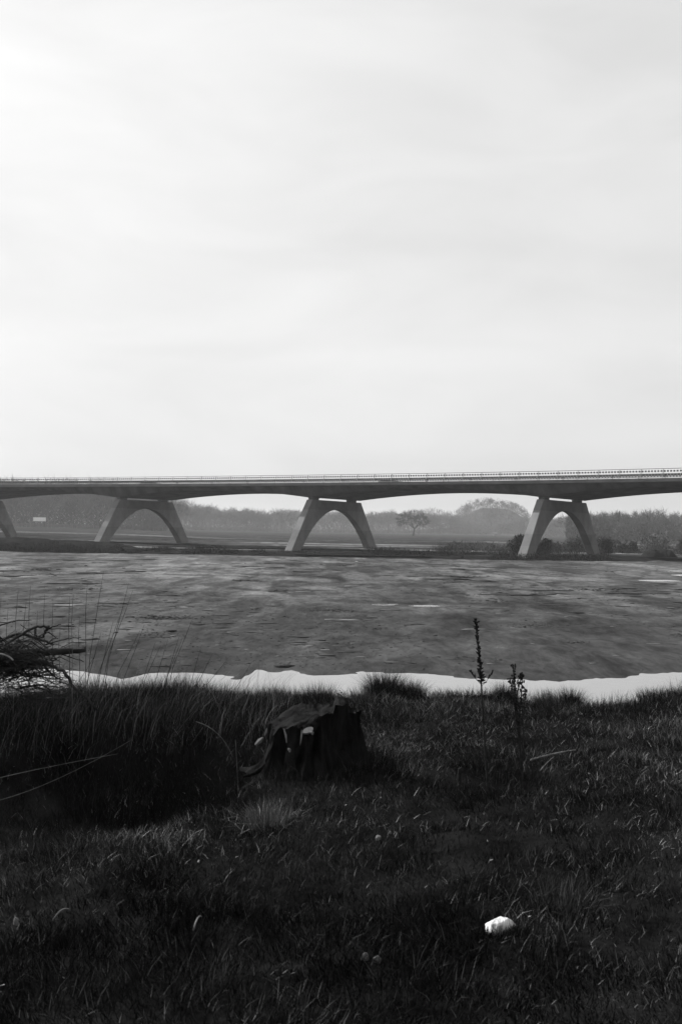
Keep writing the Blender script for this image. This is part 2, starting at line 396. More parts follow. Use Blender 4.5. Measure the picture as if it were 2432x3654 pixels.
def loft(profile, name, m, close=True):
    """profile(station) -> list of (v, z)"""
    vs_ = []; fs = []; n = None
    for (p, u, v, s, fr) in ST:
        pr = profile(fr, s); n = len(pr)
        for (vv, z) in pr: vs_.append((p.x+v.x*vv, p.y+v.y*vv, z))
    for i in range(len(ST)-1):
        for k in range(n if close else n-1):
            a = i*n+k; b = i*n+(k+1) % n; fs.append((a, b, b+n, a+n))
    if close:
        fs.append(tuple(range(n))); fs.append(tuple((len(ST)-1)*n+k for k in range(n))[::-1])
    mb = MB(); mb.add(vs_, fs); return mb.build(name, m, bridge)
def deck_profile(fr, s):
    zs = soffit(fr); ze = ZD-.55
    pts = [(-VD+.12, ZD-.28), (-VD+.12, ze), (-VD+.30, ze-.12)]
    for q in (.33, .66): pts.append((-VD+.30+(.95)*q, ze-.12+(zs-ze+.12)*(1-(1-q)**1.15)))
    pts += [(-9.72, zs), (9.72, zs)]
    pts += [(-a, b) for a, b in pts[:5][::-1]]
    return pts
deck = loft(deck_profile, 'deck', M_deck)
for sgn in (-1, 1):
    def eb(fr, s, sg=sgn):
        a = [(sg*VD, ZD), (sg*VD, ZD-.47), (sg*(VD-.115), ZD-.52), (sg*(VD-.115), ZD-.30), (sg*(VD-.55), ZD-.27), (sg*(VD-.55), ZD)]
        return a if sg < 0 else a[::-1]
    loft(eb, 'edge_beam', M_edge)
loft(lambda fr, s: [(-VD+.56, ZD-.27), (-VD+.56, ZD-.12), (0, ZD-.02), (VD-.56, ZD-.12), (VD-.56, ZD-.27)], 'road_surface', M_asph)
# piers
def pier_mesh():
    HT = ZP+.5; base = -.5   # local z from -0.5 (buried) to ZP
    def out_v(z): return 17.04-(z)/(ZP)*(17.04-9.74)
    def thick(z): return 1.42-(1.42-1.12)*max(0, min(1, z/ZP))
    ZA = ZP-1.6; n = 22
    inn = []
    for k in range(n+1):
        h = (k/n)**.75 if k else 0
        h = 1-(1-k/n)**1.7
        z = base+(ZA-base)*h; x = 14.3*(1-h)**.49
        inn.append((x, z))
    outp = []
    kc = int(n*.60)
    for k in range(n+1):
        if k <= kc: z = base+(ZP-base)*k/kc; outp.append((out_v(z), z))
        else: outp.append((9.74*(1-(k-kc)/(n-kc)), ZP))
    half = [(a, b) for a, b in zip(inn, outp)]
    full = [((-a[0], a[1]), (-b[0], b[1])) for a, b in half]+[(a, b) for a, b in half[::-1][1:]]
    V = []; Fc = []
    for (a, b) in full:
        for (v, z) in (a, b):
            t_ = thick(z)/2
            V.append((-t_, v, z)); V.append((t_, v, z))   # local x = u axis reversed later
    m = len(full)
    for i in range(m-1):
        o = i*4; q = o+4   # o: in-, in+, out-, out+
        Fc += [(o, q, q+2, o+2), (o+1, o+3, q+3, q+1), (o, o+1, q+1, q), (o+2, q+2, q+3, o+3)]
    Fc += [(0, 2, 3, 1), ((m-1)*4, (m-1)*4+1, (m-1)*4+3, (m-1)*4+2)]
    mb = MB(); mb.add(V, Fc); me = mb.mesh('arch_pier', M_conc)
    bm = bmesh.new(); bm.from_mesh(me); bmesh.ops.recalc_face_normals(bm, faces=bm.faces)
    eds = [e for e in bm.edges if len(e.link_faces) == 2 and e.calc_face_angle(0) > .5 and max(v.co.z for v in e.verts) > -.4]
    bmesh.ops.bevel(bm, geom=eds, offset=.05, segments=1, affect='EDGES'); bm.to_mesh(me); bm.free()
    return me
pme = pier_mesh(); zg = [0, 0, -.15, .03, .2, .55, .6, .6]
for i, (x, y, th) in enumerate(PIERS[1:7]):
    o = link('arch_pier', pme, bridge, (x, y, 0)); o.rotation_euler.z = -th   # local y -> v=(sin th, cos th)
    for (v0, v1) in ((-9.55, -6.9), (5.2, 8.1)):
        mb = MB(); mb.box((0, (v0+v1)/2, ZP+.12), .95, (v1-v0)*.8, .25); mb.box((0, (v0+v1)/2, ZP+.305), .8, (v1-v0), .14)
        mb.build('bearing', M_bear, o)
# railings, leaning inward
HR = 1.386; LEAN = .45; BAY = 3.3
def rail_pt(s, sg, h, inset=.22):
    p, u, v = station(s); q = v*sg*(VD-inset-LEAN*h/HR)
    return Vector((p.x+q.x, p.y+q.y, ZD+h))
post_me = None
for sg in (-1, 1):
    mb = MB(); ss = np.arange(0, TOTAL, 3.3)
    mb.tube([rail_pt(s, sg, HR) for s in ss], .045, 6)
    rail = mb.build('railing', M_rail, bridge)
    mb = MB(); mb.tube([rail_pt(s, sg, .12) for s in ss], .035, 4); mb.build('bottom_rail', M_bal, rail)
    for s in ss[1:-1]:
        p, u, v = station(s); a = rail_pt(s, sg, 0)
        mbp = MB(); d = v*sg*(-LEAN); w_ = u*.035
        th_ = v*.06
        P8 = []
        for h, k in ((0, 0), (HR-.03, 1)):
            c = Vector((d.x*k*(HR-.03)/HR, d.y*k*(HR-.03)/HR, h))
            P8 += [c+Vector((-w_.x-th_.x, -w_.y-th_.y, 0)), c+Vector((w_.x-th_.x, w_.y-th_.y, 0)), c+Vector((w_.x+th_.x, w_.y+th_.y, 0)), c+Vector((-w_.x+th_.x, -w_.y+th_.y, 0))]
        mbp.hexa(P8); mbp.build('post', M_rail, rail, loc=a)
    mb = MB(); mk = MB(); s = .47
    while s < TOTAL-.5:
        a = rail_pt(s, sg, .12); b = rail_pt(s, sg, 1.08)
        mb.tube([a, b], .022, 3, cap=False)
        for h, r in ((1.02, .125), (.24, .11)):
            c = rail_pt(s, sg, h); p, u, v = station(s)
            mk.box((c.x, c.y, c.z), r*2, .05, r*2, math.atan2(u.y, u.x))
        s += .47
    o = mb.build('baluster', M_bal, rail); tag(o, kind='stuff')
    o = mk.build('baluster_knob', M_knob, rail); tag(o, kind='stuff')
    # crash barrier
    gs = np.arange(0, TOTAL, 2.0)
    def gp(s, off, h):
        p, u, v = station(s); q = v*sg*(VD-1.25+off); return Vector((p.x+q.x, p.y+q.y, ZD-.12+h))
    vs_ = []; fs = []; prof = [(0, .50), (.05, .56), (0, .64), (0, .70), (.05, .78), (0, .86), (-.02, .86), (-.02, .50)]
    for s in gs:
        for (o_, h) in prof: vs_.append(gp(s, o_, h))
    n = len(prof)
    for i in range(len(gs)-1):
        for k in range(n): fs.append((i*n+k, i*n+(k+1) % n, (i+1)*n+(k+1) % n, (i+1)*n+k))
    mb = MB(); mb.add(vs_, fs); gr = mb.build('crash_barrier', M_guard, bridge)
    mp0 = MB(); mp0.box((0, 0, .28), .1, .12, .56); pm = mp0.mesh('barrier_post', M_guard)
    for s in gs[1:-1:2]:
        c = gp(s, -.08, 0); o = link('barrier_post', pm, gr, c)
        p, u, v = station(s); o.rotation_euler.z = math.atan2(u.y, u.x)

# cars half hidden by the railing
M_car = mat('dark_car_paint', .02, .03, 2, 2, .35, spec=.5); M_glass = mat('car_glass', .02, .03, 2, 2, .1, spec=.6); M_tyre = mat('tyre', .02, .03, 9, 3, .9)
M_lamp = mat('headlight', .5, .6, 2, 2, .2)
def make_car(px, label):
    d = ray(px, 1710); best = None
    for s in np.arange(0, TOTAL, .5):
        p, u, v = station(s); q = p+v*2.5
        e = abs(q.x*d.y-q.y*d.x)
        if best is None or e < best[0]: best = (e, q, u)
    e, q, u = best
    c = empty('car', (q.x, q.y, ZD-.06), math.atan2(u.y, u.x)); tag(c, label, 'car')
    prof = [(-2.1, .3), (-2.15, .65), (-2.0, .88), (-1.1, .95), (-.35, 1.42), (1.0, 1.46), (1.75, 1.0), (2.08, .9), (2.12, .35)]
    mb = MB(); vs_ = []
    for y, k in ((-.85, 1), (.85, 1)):
        for (x, z) in prof: vs_.append((x, y*(1 if z < 1.1 else .82), z))
    n = len(prof); fs = [tuple(range(n))[::-1], tuple(range(n, 2*n))]+[(i, (i+1) % n, (i+1) % n+n, i+n) for i in range(n)]
    mb.add(vs_, fs); mb.build('body', M_car, c)
    for y in (-.855, .855):
        mb = MB(); mb.add([(-.85, y, .98), (-.3, y*.86, 1.34), (.95, y*.86, 1.38), (1.45, y, 1.02)], [(0, 1, 2, 3)] if y > 0 else [(3, 2, 1, 0)]); mb.v = [(a, b+(.01 if y > 0 else -.01), z) for a, b, z in mb.v]
        mb.build('window', M_glass, c)
    for x in (-1.3, 1.3):
        for y in (-.8, .8):
            mb = MB(); mb.tube([(x, y-.1, .32), (x, y+.1, .32)], .32, 14); mb.build('wheel', M_tyre, c)
    for y in (-.6, .6):
        mb = MB(); mb.box((-2.15, y, .68), .06, .3, .14); mb.build('headlight', M_lamp, c)
make_car(1392, 'dark car on the bridge above the gap right of the middle pier')
make_car(536, 'dark car on the bridge above the right half of the left pier')

# ------------------------------------------------------------------ trees (bare)
def bare_tree(h, spread, seed, levels=5, trunk_r=.28, fork=.28, twig_w=.03, nb=4, twigs=3, upright=.5):
    R = random.Random(seed); tr = MB(); cr_ = MB()
    def seg(mb, a, b, ra, rb, n): mb.tube([a, b], [ra, rb], n, cap=False)
    def grow(p, d, ln, r, lv):
        # a bent limb of three pieces
        pts = [p]; q = p.copy(); dd = d.copy()
        for k in range(3):
            dd = (dd+Vector((R.uniform(-.22, .22), R.uniform(-.22, .22), R.uniform(-.05, .16)*upright*2))).normalized()
            q = q+dd*ln/3; pts.append(q.copy())
        rs = [r, r*.88, r*.76, r*.62]
        (tr if lv == levels else cr_).tube(pts, rs, 6 if lv >= levels-1 else (4 if lv > 1 else 3), cap=False)
        if lv <= 1:
            for k in range(twigs):
                a = pts[R.randint(1, 3)]; e = (dd+Vector((R.uniform(-1, 1), R.uniform(-1, 1), R.uniform(-.6, .9)))*.9).normalized()*ln*R.uniform(.5, 1.1)
                wv = e.cross(Vector((R.uniform(-1, 1), R.uniform(-1, 1), .3))).normalized()*twig_w
                cr_.add([a-wv, a+wv, a+e], [(0, 1, 2)])
            return
        m = nb if lv < levels else nb+1
        for k in range(m):
            az = 2*math.pi*(k+R.uniform(-.3, .3))/m; tilt = R.uniform(.35, .95) if lv < levels else R.uniform(.45, 1.0)*spread
            side = dd.orthogonal().normalized(); side = (Matrix.Rotation(az, 3, dd) @ side)
            nd = (dd*math.cos(tilt)+side*math.sin(tilt)); nd.z += .12*upright; nd.normalize()
            s = pts[3] if k < m-1 or lv == levels else pts[2]
            grow(s, nd, ln*R.uniform(.62, .86)*(1.15 if lv == levels else 1), r*.6*R.uniform(.7, 1), lv-1)
        # leader
        if upright > .6: grow(pts[3], dd, ln*.8, r*.6, lv-1)
    grow(Vector((0, 0, -.3)), Vector((R.uniform(-.05, .05), R.uniform(-.05, .05), 1)).normalized(), h*fork, trunk_r, levels)
    zm = max(v[2] for v in cr_.v); k = h/zm
    for mb in (tr, cr_): mb.v = [(a*k, b*k, c*k) for a, b, c in mb.v]
    return tr, cr_
# solitary tree
tr, cw = bare_tree(16.2, 1.0, 21, 6, .45, .27, .11, 3, 8, .25)
base = at_y(1474, 1911, 600)
xs_ = [v[0] for v in cw.v]; kx = 23.5/(max(xs_)-min(xs_)); 
for mb in (tr, cw): mb.v = [(a*kx, b*kx, c) for a, b, c in mb.v]
T = empty('bare_tree', (base.x, base.y, gz(base.x, base.y))); T.name = 'solitary_tree'
tag(T, 'wide bare tree standing alone in the meadow between two bridge piers', 'tree')
tr.build('trunk', M_bark, T); cw.build('crown', M_bark, T)
print('solitary tris', len(cw.f))

variants = []
for k in range(7):
    a, b = bare_tree(1.0*14, .7+.1*(k % 3), 40+k, 4, .16, .30 if k % 2 else .22, .045, 4, 5, .75 if k % 2 else .5)
    a.v += b.v; o = len(a.v)-len(b.v); a.f += [tuple(i+o for i in f) for f in b.f]
    variants.append(a.mesh('woodland_tree', M_twig))
print('variant faces', [len(m.polygons) for m in variants])
def wood(n, px0, px1, Y0, Y1, h0, h1, label, group, hf=None, name='woodland_tree'):
    for i in range(n):
        px = px0+(px1-px0)*(i+random.uniform(.1, .9))/n; Y = random.uniform(Y0, Y1)
        d = ray(px, 1880); x = d.x/d.y*Y; h = random.uniform(h0, h1)*(hf(px) if hf else 1)
        if h < 1.5: continue
        o = link(name, variants[random.randrange(7)]); k = h/14; wd = random.uniform(.8, 1.25)
        o.scale = (k*wd, k*wd, k); o.rotation_euler.z = random.uniform(0, 6.28); o.location = (x, Y, gz(x, Y)+hill_z(x, Y)-.1)
        zn = [(0, 'left of the frame'), (70, 'behind the leftmost pier'), (330, 'between the leftmost and left piers'), (430, 'behind the left pier leg'), (680, 'through the left arch'), (850, 'just right of the left pier'), (1010, 'just left of the middle pier'),
              (1340, 'behind the middle arch'), (1480, 'left of the lone tree'), (1640, 'right of the lone tree'), (1840, 'left of the right pier'), (2140, 'behind the right arch'), (2300, 'just right of the right pier'), (2432, 'near the right edge'), (9999, 'beyond the right edge')]
        zz = next(b_ for a_, b_ in zn if px < a_); tag(o, label.split('|')[0]+', '+zz, 'tree', group+', '+zz)
HC = at_y(1765, 1890, 980)
def hill_z(x, y):
    return 19*math.exp(-(((x-HC.x)/32)**4+((y-HC.y-6)/45)**2))+8*math.exp(-(((x-HC.x+12)/72)**2+((y-HC.y-6)/48)**2))
# wooded hill
mb = MB(); nx, ny = 60, 24; vs_ = []
for j in range(ny):
    for i in range(nx):
        x = HC.x-165+330*i/(nx-1); y = HC.y-105+225*j/(ny-1); vs_.append((x, y, gz(x, y)+hill_z(x, y)-.25+.3*mnoise.noise(Vector((x*.1, y*.1, 0)))))
mb.add(vs_, [(j*nx+i, j*nx+i+1, (j+1)*nx+i+1, (j+1)*nx+i) for j in range(ny-1) for i in range(nx-1)])
tag(mb.build('hill', mat('hill_scrub', .04, .09, .15, 8, .95, .4, .5), smooth=True), kind='structure')

def prof(tab):
    xs = [a for a, _ in tab]; ys = [b for _, b in tab]
    return lambda px: float(np.interp(px, xs, ys))
wood(80, -700, 640, 545, 600, 26, 32, 'tall bare tree of the left wood', 'tall bare trees in the left wood', prof([(-700, 1), (380, 1), (560, .85), (640, .72)]))
wood(58, 560, 1010, 830, 920, 20, 29, 'hazy bare tree of the distant belt', 'trees in the tree belt between the left and middle piers', prof([(560, 1), (700, 1.0), (800, .85), (1010, .75)]))
wood(66, 1000, 1640, 860, 980, 17, 22.5, 'faint bare tree of the distant belt', 'trees in the tree belt behind the lone tree', prof([(1000, 1.15), (1250, 1.0), (1450, 1.1), (1560, .95), (1640, .8)]))
wood(40, 1640, 1900, 955, 1005, 8.5, 12.5, 'bare tree on the hazy hill', 'trees on the hazy hill', prof([(1640, 1.1), (1740, 1.0), (1830, .9), (1900, .8)]))
wood(14, 1880, 2060, 830, 920, 15, 20, 'far bare tree beyond the arch', 'trees beyond the arch of the right pier')
wood(52, 2040, 2900, 430, 500, 12.5, 16.5, 'bare tree of the darker right wood', 'bare trees in the right wood')

# thickets filling the woods: countless twigs, one mass per wood
def thicket(name, n, px0, px1, Y0, Y1, hfun, tone, label):
    px = rng.uniform(px0, px1, n); Y = rng.uniform(Y0, Y1, n); X = (px-1216)/F*Y
    H_ = np.array([hfun(p) for p in px])*(.75+.5*vn(px*.03, Y*.05)); zb = ground(X, Y)+np.array([hill_z(a, b) for a, b in zip(X, Y)])
    Z = zb+H_*rng.random(n)**.95*.97
    L_ = rng.uniform(1.0, 2.8, n); ang = rng.uniform(0, 6.28, n); up = rng.uniform(.2, 1.5, n); W_ = rng.uniform(.05, .15, n)
    d = np.stack([np.cos(ang)*np.cos(up), np.sin(ang)*np.cos(up), np.sin(up)], 1)*L_[:, None]
    s = np.stack([-np.sin(ang+1), np.cos(ang+1), rng.uniform(-.3, .3, n)], 1)*W_[:, None]*1.6
    P0 = np.stack([X, Y, Z], 1); V = np.stack([P0-s, P0+s, P0+d], 1).reshape(-1, 3)
    f = np.arange(3*n).reshape(-1, 3)
    tn = np.repeat(tone*(.6+.8*vn(px*.02, Y*.03)), 3)
    o = link(name, np_mesh(name, V, [f], M_thick, tone=tn)); tag(o, label, kind='stuff'); return o
M_thick = tone_mat('thicket_twigs', 1, 0)
thicket('woodland_thicket', 120000, -700, 600, 552, 630, prof([(-700, 23), (400, 22), (600, 15)]), .06, 'dense bare undergrowth filling the wood on the left')
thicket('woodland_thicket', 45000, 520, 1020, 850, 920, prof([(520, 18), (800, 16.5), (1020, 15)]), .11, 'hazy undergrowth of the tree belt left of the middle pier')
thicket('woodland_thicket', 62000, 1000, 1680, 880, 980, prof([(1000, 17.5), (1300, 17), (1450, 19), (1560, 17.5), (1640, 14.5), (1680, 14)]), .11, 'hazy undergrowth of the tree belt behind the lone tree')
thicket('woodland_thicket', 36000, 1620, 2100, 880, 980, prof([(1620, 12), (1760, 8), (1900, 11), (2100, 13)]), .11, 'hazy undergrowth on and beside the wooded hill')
thicket('woodland_thicket', 45000, 2020, 2950, 440, 500, prof([(2020, 10), (2950, 12)]), .06, 'dark undergrowth of the wood on the right')

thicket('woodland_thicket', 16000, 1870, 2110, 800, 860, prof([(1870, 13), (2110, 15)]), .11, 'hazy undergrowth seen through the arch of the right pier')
# low ragged weeds along the sand edge and brambles by the right pier
def scrub(name, n, x0, x1, y0, y1, hmax, tone, label, thr):
    x = rng.uniform(x0, x1, n); y = rng.uniform(y0, y1, n); c = vn(x*.16+3, y*.2)+.5*(vn(x*.7, y*.5)-.5); k = c > thr; x, y, c = x[k], y[k], c[k]
    k = ~((np.abs(y-165+.3*(x-36)) < 14) & (x > 20) & (x < 50)) | (c > thr+.22); k &= ~((x > 38) & (x < 62) & (y < 176)); x, y, c = x[k], y[k], c[k]; n = len(x)
    yb = y+(6*fbm(x*.04, x*0+7, 4))*np.exp(-((y-140)/10)**2); h = hmax*np.clip((c-thr)/.3, .1, 1)
    Z = ground(x, yb)-.05+h*rng.random(n)*.8; L_ = rng.uniform(.2, .7, n); an = rng.uniform(0, 6.28, n); el = rng.uniform(.1, 1.5, n); W_ = rng.uniform(.015, .05, n)
    d = np.stack([np.cos(an)*np.cos(el), np.sin(an)*np.cos(el), np.sin(el)], 1)*L_[:, None]; q = np.stack([-np.sin(an*3), np.cos(an*3), an*0], 1)*W_[:, None]
    P0 = np.stack([x, yb, Z], 1); V = np.stack([P0-q, P0+q, P0+d], 1).reshape(-1, 3)
    tn = np.repeat(tone*rng.uniform(.5, 1.6, n)*(.6+.8*vn(x*.3, y*.3)), 3)
    tag(link(name, np_mesh(name, V, [np.arange(3*n).reshape(-1, 3)], M_thick, tone=tn)), label, kind='stuff')
scrub('bank_weeds', 90000, -60, 75, 138, 153, 1.0, .02, 'ragged dark weeds along the far edge of the sand', .52)
scrub('bramble_scrub', 60000, 17, 90, 150, 198, 2.3, .05, 'tangled brambles and soil heaps around and behind the right pier', .40)

# bushes and scrub near the right pier
def bush(px, py_base, py_top, wpx, Y, tone, label, seed):
    R = np.random.default_rng(seed); b = at_y(px, py_base, Y); x = b.x; z0 = gz(x, Y)
    top = at_y(px, py_top, Y).z; h = max(.8, top-z0); wd = wpx/F*Y/2
    n = 2600
    nb_ = 7; ca = R.uniform(-.65, .65, (nb_, 2))*wd; cr_b = R.uniform(.28, .5, nb_)*wd; ch = h*(.65+.6*R.random(nb_)*(1-.6*(np.hypot(ca[:, 0], ca[:, 1])/wd)))
    ib = R.integers(0, nb_, n); a = R.uniform(0, 6.28, n); ph = R.random(n); rr = R.random(n)**.4
    X = ca[ib, 0]+np.cos(a)*rr*cr_b[ib]*np.sqrt(1-.7*ph**2); Yv = ca[ib, 1]*.7+np.sin(a)*rr*cr_b[ib]*np.sqrt(1-.7*ph**2); Z = ph*ch[ib]
    L_ = R.uniform(.15, .6, n)*max(h/2.6, .5); el = R.uniform(-.2, 1.1, n); W_ = R.uniform(.02, .05, n)*max(h/2, .8)
    d = np.stack([np.cos(a+R.normal(0, .8, n))*np.cos(el), np.sin(a+R.normal(0, .8, n))*np.cos(el), np.sin(el)], 1)*L_[:, None]
    s = np.stack([-np.sin(a*3), np.cos(a*3), R.uniform(-.4, .4, n)], 1)*W_[:, None]*1.5
    P0 = np.stack([X, Yv, Z], 1); V = np.stack([P0-s, P0+s, P0+d], 1).reshape(-1, 3)
    tn = np.repeat(tone*R.uniform(.5, 1.5, n), 3)
    t_ = empty('bush', (x, Y, z0-.05)); tag(t_, label, 'bush')
    link('foliage', np_mesh('foliage', V, [np.arange(3*n).reshape(-1, 3)], M_thick, tone=tn), t_)
    mb = MB()
    for k in range(9):
        aa = 6.28*k/9; q = Vector((math.cos(aa)*wd*.5, math.sin(aa)*wd*.4, h*.7)); mb.tube([(0, 0, 0), q*.5+Vector((0, 0, h*.1)), q], [.05, .035, .015], 4)
    mb.build('stems', M_bark, t_)
BU = [(1835, 1990, 1912, 110, 158, .05, 'dark twiggy bush at the left foot of the right pier'),
      (1760, 1992, 1950, 120, 152, .06, 'low bramble left of the dark bush by the right pier'),
      (1925, 1975, 1918, 80, 172, .04, 'round dark bush inside the right arch, beside its near leg'),
      (1985, 1965, 1925, 90, 186, .09, 'pale scrubby bush in the middle of the right arch'),
      (2050, 1962, 1915, 90, 192, .06, 'grey bush inside the right arch by its far leg'),
      (2160, 1970, 1915, 80, 182, .045, 'dark bush just right of the far leg of the right pier'),
      (2225, 1965, 1922, 90, 190, .06, 'second bush right of the right pier, mid grey'),
      (2350, 1962, 1908, 170, 200, .09, 'broad pale thorny bush near the right edge of the view'),
      (2440, 1962, 1925, 90, 190, .07, 'bush at the right edge of the view under the deck'),
      (2560, 1962, 1915, 110, 190, .06, 'bush beyond the right edge of the wood scrub')
      ]
for i, b in enumerate(BU): bush(*b, 100+i)

# earth mound on the left, soil heaps on the right
def mound(px, py0, py1, wpx, Y, dy, m, label, seed, name='earth_mound'):
    b = at_y(px, py0, Y); z0 = gz(b.x, Y)-.3; h = at_y(px, py1, Y).z-z0; wd = wpx/F*Y/2
    mb = MB(); nx, ny = 90, 26; vs_ = []
    for j in range(ny):
        for i in range(nx):
            a = -1+2*i/(nx-1); c = -1+2*j/(ny-1)
            k = max(0, 1-abs(a)**3.2)*max(0, 1-c*c)**.8
            n_ = .10*h*mnoise.noise(Vector((a*6+seed, c*3, 0)))+.06*h*mnoise.noise(Vector((a*22+seed, c*9, 2)))
            vs_.append((a*wd, c*dy, h*k*(1+.12*math.sin(a*5+seed))+n_*min(1, k*3)))
    mb.add(vs_, [(j*nx+i, j*nx+i+1, (j+1)*nx+i+1, (j+1)*nx+i) for j in range(ny-1) for i in range(nx-1)])
    o = mb.build(name, m, None, True, (b.x, Y, z0)); tag(o, label, 'mound'); return o
mound(120, 1972, 1922, 860, 145, 5.5, M_mound, 'long dark earth mound at the sand edge in front of the left pier', 3)
mound(2350, 1970, 1960, 120, 166, 3, M_mound, 'low dark soil heap under the deck at the right edge', 5)
mound(1290, 1990, 1978, 480, 142, 3, M_mound, 'low dark soil ridge in front of the middle pier, right side', 9)
mound(1690, 1995, 1980, 360, 143, 3, M_mound, 'dark turf ridge left of the right pier at the sand edge', 12)

# white board, fence and hut far away
M_white = mat('white_paint', .7, .8, 2, 3, .6)
c = at_y(142, 1853, 520); bd = empty('billboard', (c.x, 520, gz(c.x, 520))); tag(bd, 'small white rectangular board standing before the left wood', 'board')
hz = c.z-gz(c.x, 520)
mb = MB(); mb.box((0, 0, hz), 6.5, .2, 2.0); mb.build('panel', M_white, bd)
for sx in (-2.4, 2.4):
    mb = MB(); mb.box((sx, .15, hz/2), .25, .2, hz+.2); mb.build('post', M_bark, bd)
fe = empty('fence', (0, 0, 0)); tag(fe, 'low pale plank fence under the white board before the left wood', 'fence')
for px in range(-40, 345, 15):
    c = at_y(px, 1868, 526); z = gz(c.x, 526); mb = MB(); mb.box((0, 0, .9), .2, .2, 2.0); mb.build('post', M_stone, fe, loc=(c.x, 526, z))
for k in (.5, 1.1, 1.7):
    mb = MB(); pts = []
    for px in range(-40, 345, 15):
        c = at_y(px, 1868, 526); pts.append((c.x, 525.8, gz(c.x, 526)+k))
    mb.tube(pts, .17, 4); mb.build('rail', M_stone, fe)
c = at_y(1766, 1908, 760); z = gz(c.x, 760); hu = empty('hut', (c.x, 760, z)); tag(hu, 'tiny pale hut at the foot of the hazy hill', 'hut')
mb = MB(); mb.box((0, 0, .9), 2.6, 2.4, 1.8); mb.build('wall', M_stone, hu)
mb = MB(); mb.add([(-1.45, -1.4, 1.8), (1.45, -1.4, 1.8), (1.45, 1.4, 1.8), (-1.45, 1.4, 1.8), (-1.45, 0, 2.6), (1.45, 0, 2.6)], [(0, 1, 5, 4), (2, 3, 4, 5), (0, 4, 3), (1, 2, 5), (3, 2, 1, 0)]); mb.build('roof', M_stone, hu)

# clods and debris on the sand
def lumps(name, pts, sizes, m, label, squash=.5, stretch=None):
    ico = [(0, 0, 1), (.89, 0, .45), (.28, .85, .45), (-.72, .53, .45), (-.72, -.53, .45), (.28, -.85, .45), (.72, .53, -.45), (-.28, .85, -.45), (-.89, 0, -.45), (-.28, -.85, -.45), (.72, -.53, -.45), (0, 0, -1)]
    fc = [(0, 1, 2), (0, 2, 3), (0, 3, 4), (0, 4, 5), (0, 5, 1), (1, 6, 2), (2, 6, 7), (2, 7, 3), (3, 7, 8), (3, 8, 4), (4, 8, 9), (4, 9, 5), (5, 9, 10), (5, 10, 1), (1, 10, 6), (6, 11, 7), (7, 11, 8), (8, 11, 9), (9, 11, 10), (10, 11, 6)]
    I = np.array(ico); n = len(pts); V = I[None]*(1+rng.uniform(-.3, .3, (n, 12, 1)))*sizes[:, None, None]*np.array([1.3, 1, squash])[None, None]
    V = V*(np.ones((1, 1, 3)) if stretch is None else stretch[:, None, :])+pts[:, None, :]; f = (np.array(fc)[None]+(np.arange(n)*12)[:, None, None]).reshape(-1, 3)
    o = link(name, np_mesh(name, V.reshape(-1, 3), [f], m)); tag(o, label, kind='stuff'); return o
M_clod = mat('wet_clod', .025, .05, 3, 5, .95)
cl = []; sz = []
def cluster(px, py, wpx, hpx, n, s0, s1):
    for i in range(n):
        p = at_z(px+random.gauss(0, wpx/2.5), py+random.gauss(0, hpx/2.5), 0)
        if p.y > 30 and p.y < 136: cl.append((p.x, p.y, gz(p.x, p.y))); sz.append(random.uniform(s0, s1)*(p.y/50)**.5)
for a in ((530, 2208, 50, 8, 60, .03, .10), (620, 2205, 120, 8, 90, .02, .07), (467, 2208, 8, 4, 5, .08, .15), (560, 2262, 90, 12, 50, .02, .06), (575, 2280, 60, 6, 40, .02, .07), (150, 2037, 40, 3, 14, .1, .22), (870, 2077, 60, 3, 14, .08, .2),
          (990, 2113, 60, 4, 24, .04, .1), (1180, 2183, 130, 6, 60, .03, .08), (250, 2105, 120, 5, 40, .03, .09), (1240, 2020, 30, 3, 4, .1, .2), (1900, 2235, 160, 12, 70, .02, .07), (2420, 2275, 40, 8, 30, .05, .12), (1750, 2148, 100, 4, 30, .03, .09),
          (1600, 2060, 160, 4, 24, .05, .14), (2060, 2298, 50, 4, 20, .03, .09), (1350, 2252, 20, 4, 6, .04, .1), (1660, 2355, 60, 4, 20, .02, .06), (905, 2180, 20, 5, 5, .05, .1), (2100, 2108, 120, 6, 30, .04, .1)): cluster(*a)
for i in range(3600):
    p = at_z(random.uniform(-400, 2800), 1995+400*random.random()**.8, 0)
    if vn(p.x*.12, p.y*.05)+.25*random.random() > .55 and p.y > shore_y(p.x)+.5: cl.append((p.x, p.y, gz(p.x, p.y))); sz.append(random.uniform(.01, .045)*(p.y/40)**.7*(2 if random.random() < .06 else 1))
lumps('soil_clods', np.array(cl), np.array(sz), M_clod, 'dark clods of soil scattered over the sand')

# crusts of wet and of dry soil, crisp-edged and a few centimetres thick
M_crust = mat('wet_crust', .026, .05, 2, 6, .95); M_dry = mat('dry_crust', .07, .12, 2, 6, .95)
for nm, n, m_, sc, lab, th_ in (('wet_soil_crusts', 1900, M_crust, 1.0, 'dark crusts of wet soil on the sand', .50), ('dry_sand_crusts', 480, M_dry, .8, 'pale crusts of dry sand on the flat', .56)):
    pp = []; ss_ = []; st_ = []
    for i in range(n):
        p = at_z(random.uniform(-300, 2750), 1998+390*random.random()**1.15, 0)
        if vn(p.x*.10+(9 if sc < 1 else 0), p.y*.05)+.3*random.random()-.15 < th_ or p.y < shore_y(p.x)+1 or p.y > 134 or (p.y < 48 and random.random() < .6): continue
        pp.append((p.x, p.y, gz(p.x, p.y)-.01)); q = random.lognormvariate(-1.55, .7)*(p.y/60)**1.3*sc; ss_.append(q); st_.append((random.uniform(.8, 2.3), random.uniform(.5, 1.3), min(1, .05/q)))
    lumps(nm, np.array(pp), np.array(ss_), m_, lab, .5, np.array(st_))

